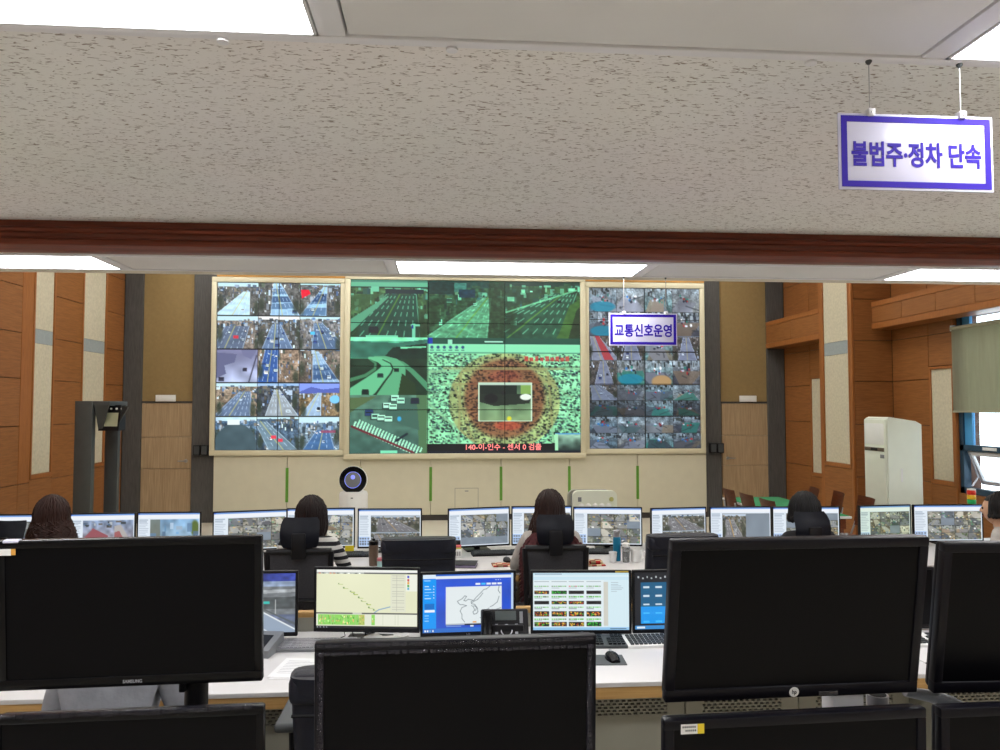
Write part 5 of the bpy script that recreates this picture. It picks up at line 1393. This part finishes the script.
p = on1(381, 567.5); lathe_thing('small_tin', 'small pale tin with a pink lid beside the brown tumbler', 'tin', p, [('body', [(.03, 0), (.03, .055)], mat('pale_cyan', srgb(160, 200, 200), .5, var=.05)), ('lid', [(.032, .055), (.032, .075), (0, .077)], mat('pink_lid', srgb(196, 110, 120), .5, var=.05))])
p = PY(349.5, 549, YM - .004); tag(obj('sticky_note', MB().box(-.038, 0, -.03, .038, .0015, .03), mat('yellow_paper', srgb(226, 206, 40), .7, var=.03), None, (p.x, YM - .0045, p.z)), 'yellow sticky note on the monitor beside the striped shirt', 'note')
for (px, lab) in ((842.5, 'left silver thermos cup between two right front-row monitors'), (846.8, 'right silver thermos cup between two right front-row monitors')):
    lathe_thing('thermos_cup', lab, 'cup', on1(px, 545), [('body', [(.016, 0), (.018, .004), (.018, .10), (.015, .108)], M['silver']), ('band', [(.0185, .05), (.0185, .06)], M['dgrey'])], 'thermos cups')
# signal tower
p = PY(967.3, 503, 6.86); t = thing('signal_tower', 'red, yellow and green signal tower behind the right front-row monitor', 'signal light', (p.x, 6.80, Z1))
obj('base', MB().lathe([(.045, 0), (.045, .02), (.012, .025), (.012, p.z - Z1)], 16), M['white'], t)
zb = p.z - Z1
for n_, c_, k in (('green_lens', srgb(30, 170, 90), 0), ('yellow_lens', srgb(226, 180, 40), 1), ('red_lens', srgb(220, 50, 34), 2)):
    obj(n_, MB().lathe([(.036, zb + k * .044), (.038, zb + k * .044 + .006), (.038, zb + k * .044 + .036), (.036, zb + k * .044 + .042)], 20), mat(n_, c_, .3, var=.04), t)
obj('cap', MB().lathe([(.037, zb + .132), (.036, zb + .142), (0, zb + .147)], 20), M['white'], t)

# ================================================================== THINGS ON THE SECOND ROW DESKS
keyboard('grey keyboard beside the papers on the left second-row desk', on2(318, 647.5), -.03, 'grey_plastic', 'logo', .40, .14, 'second row keyboards')
keyboard('black keyboard right of the film-wrapped monitor', on2(583, 644), -.06, 'dgrey', 'black', .44, .15, 'second row keyboards')
keyboard('white keyboard with dark keys left of the tilted monitor', on2(669, 643), .02, 'white', 'dgrey', .46, .15, 'second row keyboards')
keyboard('white keyboard in the gap between the right black monitors', on2(905, 643), .0, 'white', 'dgrey', .44, .15, 'second row keyboards')
p = on2(650, 634.5); tag(obj('paper_strip', MB().box(-.07, -.02, 0, .07, .02, .012, bev=.004), M['sign_white'], None, (p[0], p[1], Z2 + .036)), 'white strip lying on the white keyboard', 'paper')
p = on2(603, 661.5); t = thing('mouse_pad', 'dark grey mouse pad on the middle second-row desk', 'mouse pad', p, -.06)
obj('pad', MB().box(-.09, -.055, 0, .105, .085, .004, bev=.0015), mat('grey_pad', srgb(84, 88, 90), .9, var=.06), t)
p = on2(612.5, 660); mouse('black mouse on the grey mouse pad', (p[0], p[1], Z2 + .0042), .1, 'black_gloss')
p = on2(300, 670); t = thing('paper_sheets', 'printed white sheets on the left second-row desk', 'paper', p, -.08)
for k, (dx, dy, r) in enumerate(((0, 0, 0), (.012, .01, .05), (-.008, .016, -.06))):
    o = obj('sheet', MB().box(-.105, -.12, 0, .105, .13, .0012), M['paper'], t, (dx, dy, .0013 * k)); o.rotation_euler = (0, 0, r)
f = MB()
for k in range(9): f.box(-.08, .09 - k * .02, .0012, -.08 + .1 + .05 * ((k * 7) % 3), .094 - k * .02, .0016)
obj('print', f, M['logo'], t, (-.008, .016, .0026)).rotation_euler = (0, 0, -.06)
p = on2(263, 657); t = thing('grey_console', 'grey slanted console box right of the large left monitor', 'console', p, -.2)
obj('case', MB().prism_x([(-.02, 0), (.16, 0), (.16, .075), (-.02, .035)], -.07, .035), M['grey_plastic'], t); obj('dark_inset', MB().prism_x([(.0, .0395), (.12, .0662), (.12, .068), (.0, .0413)], -.06, .0), M['black'], t)
p = on2(505, 657)
t = thing('desk_phone', 'black desk phone with display and dial ring', 'phone', (p[0], p[1], Z2), -.03)
tilt = Matrix.Translation((0, 0, .095)) @ Matrix.Rotation(math.radians(62), 4, 'X')
obj('case', MB().box(-.115, -.06, -.022, .115, .13, .012, bev=.008, M=tilt), M['black'], t)
obj('rear_foot', MB().box(-.09, .0, 0, .09, .09, .15, bev=.006).box(-.10, -.05, 0, .10, .05, .012, bev=.004), M['black'], t)
obj('handset', MB().box(-.112, -.055, .012, -.06, .125, .042, bev=.014, seg=3, M=tilt), M['black_gloss'], t)
obj('display', MB().box(-.045, .075, .012, .055, .118, .0145, M=tilt), mat('grey_lcd', srgb(70, 78, 78), .3, var=.05), t)
f = MB(); M4 = tilt
for k in range(24):
    a, b = 2 * math.pi * k / 24, 2 * math.pi * (k + 1) / 24
    f.tube([M4 @ Vector((.008 + .026 * math.cos(a), -.0 + .028 + .026 * math.sin(a), .0135)), M4 @ Vector((.008 + .026 * math.cos(b), -.0 + .028 + .026 * math.sin(b), .0135))], .0028, 5)
obj('dial_ring', f, M['logo'], t)
for (kx, ky) in [(x, y) for x in (-.04, .056) for y in (-.005, .015, .035, .052)]:
    obj('key', MB().box(kx - .007, ky - .005, .012, kx + .007, ky + .005, .0155, M=tilt), M['logo'], t)
obj('side_label', MB().box(.072, .06, .012, .088, .115, .0135, M=tilt), M['grey_plastic'], t)
p = on2(375, 640)
mouse('white mouse below the yellow map monitor', (p[0], p[1] - .005, Z2), 1.2, 'white')
p = on2(391, 640); t = thing('white_adapter', 'low white oval adapter below the yellow map monitor', 'adapter', (p[0], p[1] - .005, Z2), .1)
obj('shell', MB().box(-.055, -.025, 0, .055, .025, .02, bev=.0095, seg=3), M['white'], t); obj('cord', MB().tube([(.05, 0, .008), (.09, .05, .006), (.1, .14, .005)], .003, 6), M['white'], t)
tag(obj('cable', MB().tube([PZ(926, 663, Z2 + .004), PZ(934, 666, Z2 + .004), PZ(946, 671, Z2 + .004), PZ(960, 669, Z2 + .004)], .004, 6), M['black']), 'black cable on the desk in the gap between the right black monitors', 'cable')
for px in (344, 352): 
    a = PY(px, 633, 3.95); tag(obj('thin_cable', MB().tube([(a.x, 3.945, a.z + .02), (a.x + .006, 3.95, (a.z + Z2) / 2), (a.x + (.02 if px > 350 else -.02), 3.96, Z2 + .003)], .0022, 6), M['black']),
        'thin black cable hanging under the yellow map monitor, %s' % ('left one' if px < 350 else 'right one'), 'cable')

# ================================================================== THINGS IN THE HALL
# standing air conditioner
YA = 8.6; c0, c2 = PY(888, 450, YA).x, PY(922, 450, YA).x; yf = PX(866, 450, c0).y
t = thing('air_conditioner', 'tall white standing air conditioner beside the cherry pilaster', 'air conditioner', (c0, YA, 0))
H = PY(888, 417, YA).z; dx = c2 - c0; dy = yf - YA
obj('cabinet', MB().ring([[(0, 0, 0), (dx, 0, 0), (dx, dy, 0), (0, dy, 0)]] + [[(0, 0, H - .02), (dx, 0, H - .09), (dx, dy, H - .09), (0, dy, H - .02)], [(.03, .02, H), (dx - .06, .02, H - .05), (dx - .06, dy - .02, H - .05), (.03, dy - .02, H)]]), M['offwhite'], t)
obj('front_door', MB().box(-.03, .012, .62, .002, dy - .012, H - .03, bev=.012, seg=3), M['offwhite'], t)
fd = obj('lower_grille_frame', MB().box(-.026, .012, .06, .002, dy - .012, .60, bev=.01), M['offwhite'], t)
for k in range(9): obj('slat', MB().box(-.034, .05, .58 - k * .045, -.024, dy - .05, .555 - k * .045, bev=.003), M['grey_plastic'], fd)
obj('outlet', MB().box(-.034, .03, H - .34, -.024, dy - .03, H - .08, bev=.006), M['white'], t)
obj('control_strip', bx(-.0335, .03, H - .42, -.028, dy - .03, H - .375), M['brown_metal'], t)
obj('control_display', bx(-.0350, dy * .35, H - .413, -.0330, dy * .65, H - .383), M['black'], t)
obj('door_handle', MB().box(-.036, .03, H - .50, -.026, .11, H - .455, bev=.003), M['grey_plastic'], t)
obj('side_mark', bx(dx * .36, -.003, H - .78, dx * .42, .001, H - .62), M['white'], t)

# tall fan-head purifier
p = PY(353.7, 480, 8.6)
t = thing('air_purifier', 'white air purifier with a round black fan head', 'air purifier', (p.x, 8.6, 0))
rb = .16; zt = PY(353, 491, 8.6).z
obj('body', MB().lathe([(rb, 0), (rb + .005, .02), (rb, zt - .03), (rb - .01, zt - .008), (rb - .03, zt)], 32), M['white'], t)
obj('neck', MB().lathe([(.06, zt), (.055, zt + .03)], 16), M['white'], t)
tl = Matrix.Rotation(math.radians(-8), 4, 'X')
hd = obj('fan_head', MB().lathe([(.155, -.02), (.158, .05), (.153, .07)], 36, axis='y'), M['white'], t, (0, 0, p.z)); hd.rotation_euler = (math.radians(-6), 0, 0)
obj('black_ring', MB().lathe([(.153, .0702), (.149, .088), (.105, .082), (.088, .074)], 36, axis='y'), M['black_gloss'], hd)
obj('grille', MB().lathe([(.086, .0745), (.08, .082), (.05, .086), (0, .088)], 28, axis='y'), M['grey_plastic'], hd)
gl = mat('blue_glow', (.25, .3, 1, 1), .4, emit=.7)
f = MB()
for k in range(28):
    a, b = 2 * math.pi * k / 28, 2 * math.pi * (k + 1) / 28
    f.tube([(.09 * math.cos(a), -.079, .09 * math.sin(a)), (.09 * math.cos(b), -.079, .09 * math.sin(b))], .003, 5)
obj('light_ring', f, gl, hd)
obj('hub_lamp', MB().lathe([(.025, .086), (.02, .092), (0, .094)], 18, (0, 0, .03), axis='y'), gl, hd)
obj('badge', bx(-.012, -rb - .002, zt - .07, .012, -rb + .01, zt - .055), M['grey_plastic'], t)

# flat white appliance
a, b = PY(573, 491, 8.3), PY(617, 491, 8.3)
t = thing('white_heater', 'flat white appliance with rounded corners behind the blue bottle', 'appliance', ((a.x + b.x) / 2, 8.3, 0))
w = (b.x - a.x) / 2; h = a.z
def round_panel(w, h, y0, y1, r, x=0.0):
    pts = []
    for cx_, cz_, s in ((w - r, h - r, 0), (-w + r, h - r, 1)):
        for k in range(7): an = (s * 90 + k * 15) * math.pi / 180; pts.append((x + cx_ + r * math.cos(an), cz_ + r * math.sin(an)))
    pts += [(x - w, .03), (x + w, .03)]
    return MB().prism(pts, y0, y1)
obj('front_panel', round_panel(w, h, 0, .07, .06), M['offwhite'], t)
obj('rear_panel', round_panel(w, h, .09, .18, .07, -.035), M['desk_grey'], t)
obj('seam', round_panel(w * .97, h * .99, .07, .09, .06, -.02), M['grey_plastic'], t)
for s in (-1, 1): obj('foot', MB().box(s * w * .7 - .05, -.06, 0, s * w * .7 + .05, .24, .03, bev=.006), M['white'], t)
for k in range(5): obj('dimple', MB().lathe([(.032, 0), (.02, .008), (0, .01)], 14, (-w * .62 + k * w * .31, 0, h - .17), axis='y'), M['white'], t)
obj('round_knob', MB().lathe([(.026, 0), (.024, .014), (0, .015)], 16, (w * .74, 0, h - .095), axis='y'), mat('olive_knob', srgb(176, 176, 110), .5, var=.05), t)
obj('mark', bx(-w * .78, -.003, h - .12, -w * .62, .002, h - .07), M['grey_plastic'], t)

# slate grey screening stand
YK = 9.5
A, B = PY(75, 401, YK), PY(92.5, 401, YK)
t = thing('screening_stand', 'slate-grey screening stand with a hooded display by the left wall', 'kiosk', ((A.x + B.x) / 2, YK, 0))
w = (B.x - A.x) / 2; ox = (A.x + B.x) / 2
obj('front_post', MB().box(-w, 0, 0, w, .10, A.z, bev=.006), M['kiosk'], t)
C_, D_ = PY(105, 431, YK + .45), PY(118, 431, YK + .45)
obj('rear_post', MB().box(C_.x - ox, .45, 0, D_.x - ox, .53, C_.z + .12, bev=.006), M['dgrey'], t)
E2 = PY(120, 404, YK + .3)
obj('top_bar', MB().box(w - .02, .02, A.z - .06, E2.x - ox, .53, A.z, bev=.006), M['kiosk'], t)
hx0, hx1, hz0, hz1 = w + .03, PY(119, 404, YK + .1).x - ox, PY(100, 431, YK).z, A.z - .05
hd = obj('display_head', MB().prism_x([(.10, hz0), (.30, hz0), (.30, hz1), (.16, hz1)], hx0, hx1), M['black'], t)
obj('screen', MB().prism_x([(.108, hz0 + .055), (.114, hz0 + .05), (.148, hz1 - .10), (.142, hz1 - .095)], hx0 + .065, hx1 - .02), mat('pale_lcd', srgb(176, 178, 150), .25, var=.06), hd)
for k in range(3): obj('sensor', MB().lathe([(.014, 0), (.011, .012)], 10, (hx0 + .13 + k * .065, .15, hz1 - .045), axis='y'), M['white'], hd)
obj('left_hood', MB().ring([[(hx0 - .02, .02, hz1), (hx0 + .16, .02, hz1), (hx0 + .05, .10, hz0 + .03), (hx0 - .0, .11, hz0)], [(hx0 - .02, .04, hz1), (hx0 + .16, .04, hz1), (hx0 + .05, .12, hz0 + .03), (hx0 - .0, .13, hz0)]]), M['kiosk'], t)
obj('right_hood', MB().ring([[(hx1, .16, hz1), (hx1 + .15, .0, hz1 - .03), (hx1 + .02, .12, hz0 + .14), (hx1, .13, hz0 + .1)], [(hx1, .18, hz1), (hx1 + .15, .02, hz1 - .03), (hx1 + .02, .14, hz0 + .14), (hx1, .15, hz0 + .1)]]), M['dgrey'], t)
obj('base_plate', MB().box(-w - .05, -.05, 0, E2.x - ox + .1, .62, .02, bev=.005), M['kiosk'], t)

# meeting table with green top and wooden chairs
tx0, tx1, ty0, ty1 = 3.72, 4.50, 7.95, 9.75
t = thing('meeting_table', 'meeting table with a green felt top by the right wall', 'table', ((tx0 + tx1) / 2, ty0, 0))
w = (tx1 - tx0) / 2; d = ty1 - ty0
obj('table_top', MB().box(-w, 0, .70, w, d, .725, bev=.004), M['white'], t)
obj('felt_cover', MB().box(-w + .02, .02, .7255, w - .02, d - .02, .732, bev=.002), M['felt'], t)
obj('apron', MB().box(-w + .05, .04, .58, w - .05, d - .04, .699), M['chair_wood'], t)
for sx in (-1, 1):
    for yy in (.1, d - .1): obj('leg', MB().box(sx * (w - .09) - .03, yy - .03, 0, sx * (w - .09) + .03, yy + .03, .58, bev=.004), M['chair_wood'], t)
def wood_chair(label, loc, rz):
    t = thing('wooden_chair', label, 'chair', loc, rz, 'wooden chairs at the green table')
    g = MB(); g.ring([[Vector((x, -.2 - .08 * a - .03 * (1 - (x / .21) ** 2), .56 + .34 * a)) for x in np.linspace(-.21 + .02 * (1 - a), .21 - .02 * (1 - a), 7)] for a in (0, .25, .5, .75, 1)], close=False)
    bmesh.ops.solidify(g.bm, geom=list(g.bm.faces), thickness=.014)
    obj('backrest', g, M['chair_wood'], t)
    obj('seat', MB().box(-.21, -.2, .43, .21, .21, .455, bev=.01), M['chair_wood'], t)
    for s in (-1, 1):
        obj('leg', MB().tube([(s * .19, .17, .0), (s * .19, .16, .43)], .012, 8), M['silver'], t)
        obj('leg', MB().tube([(s * .19, -.22, .0), (s * .19, -.17, .43), (s * .18, -.235, .62), (s * .18, -.262, .74)], .012, 8), M['silver'], t)
for (px, Yd, rz, lab) in ((731, 9.25, -math.pi/2, 'wooden chair at the left of the green table, furthest from the camera'), (749, 8.70, -math.pi/2, 'wooden chair at the left of the green table, middle one'), (770, 8.15, -math.pi/2, 'wooden chair at the left of the green table, nearest the camera'),
                          (810, 9.30, math.pi/2 - .2, 'wooden chair at the right of the green table, furthest from the camera'), (834, 8.82, math.pi/2 - .2, 'wooden chair at the right of the green table, middle one'), (862, 8.28, math.pi/2 - .1, 'wooden chair at the right of the green table beside the air conditioner')):
    p = PY(px, 495, Yd); s = 1 if rz < 0 else -1
    wood_chair(lab, (p.x + s * .24, Yd, 0), rz)
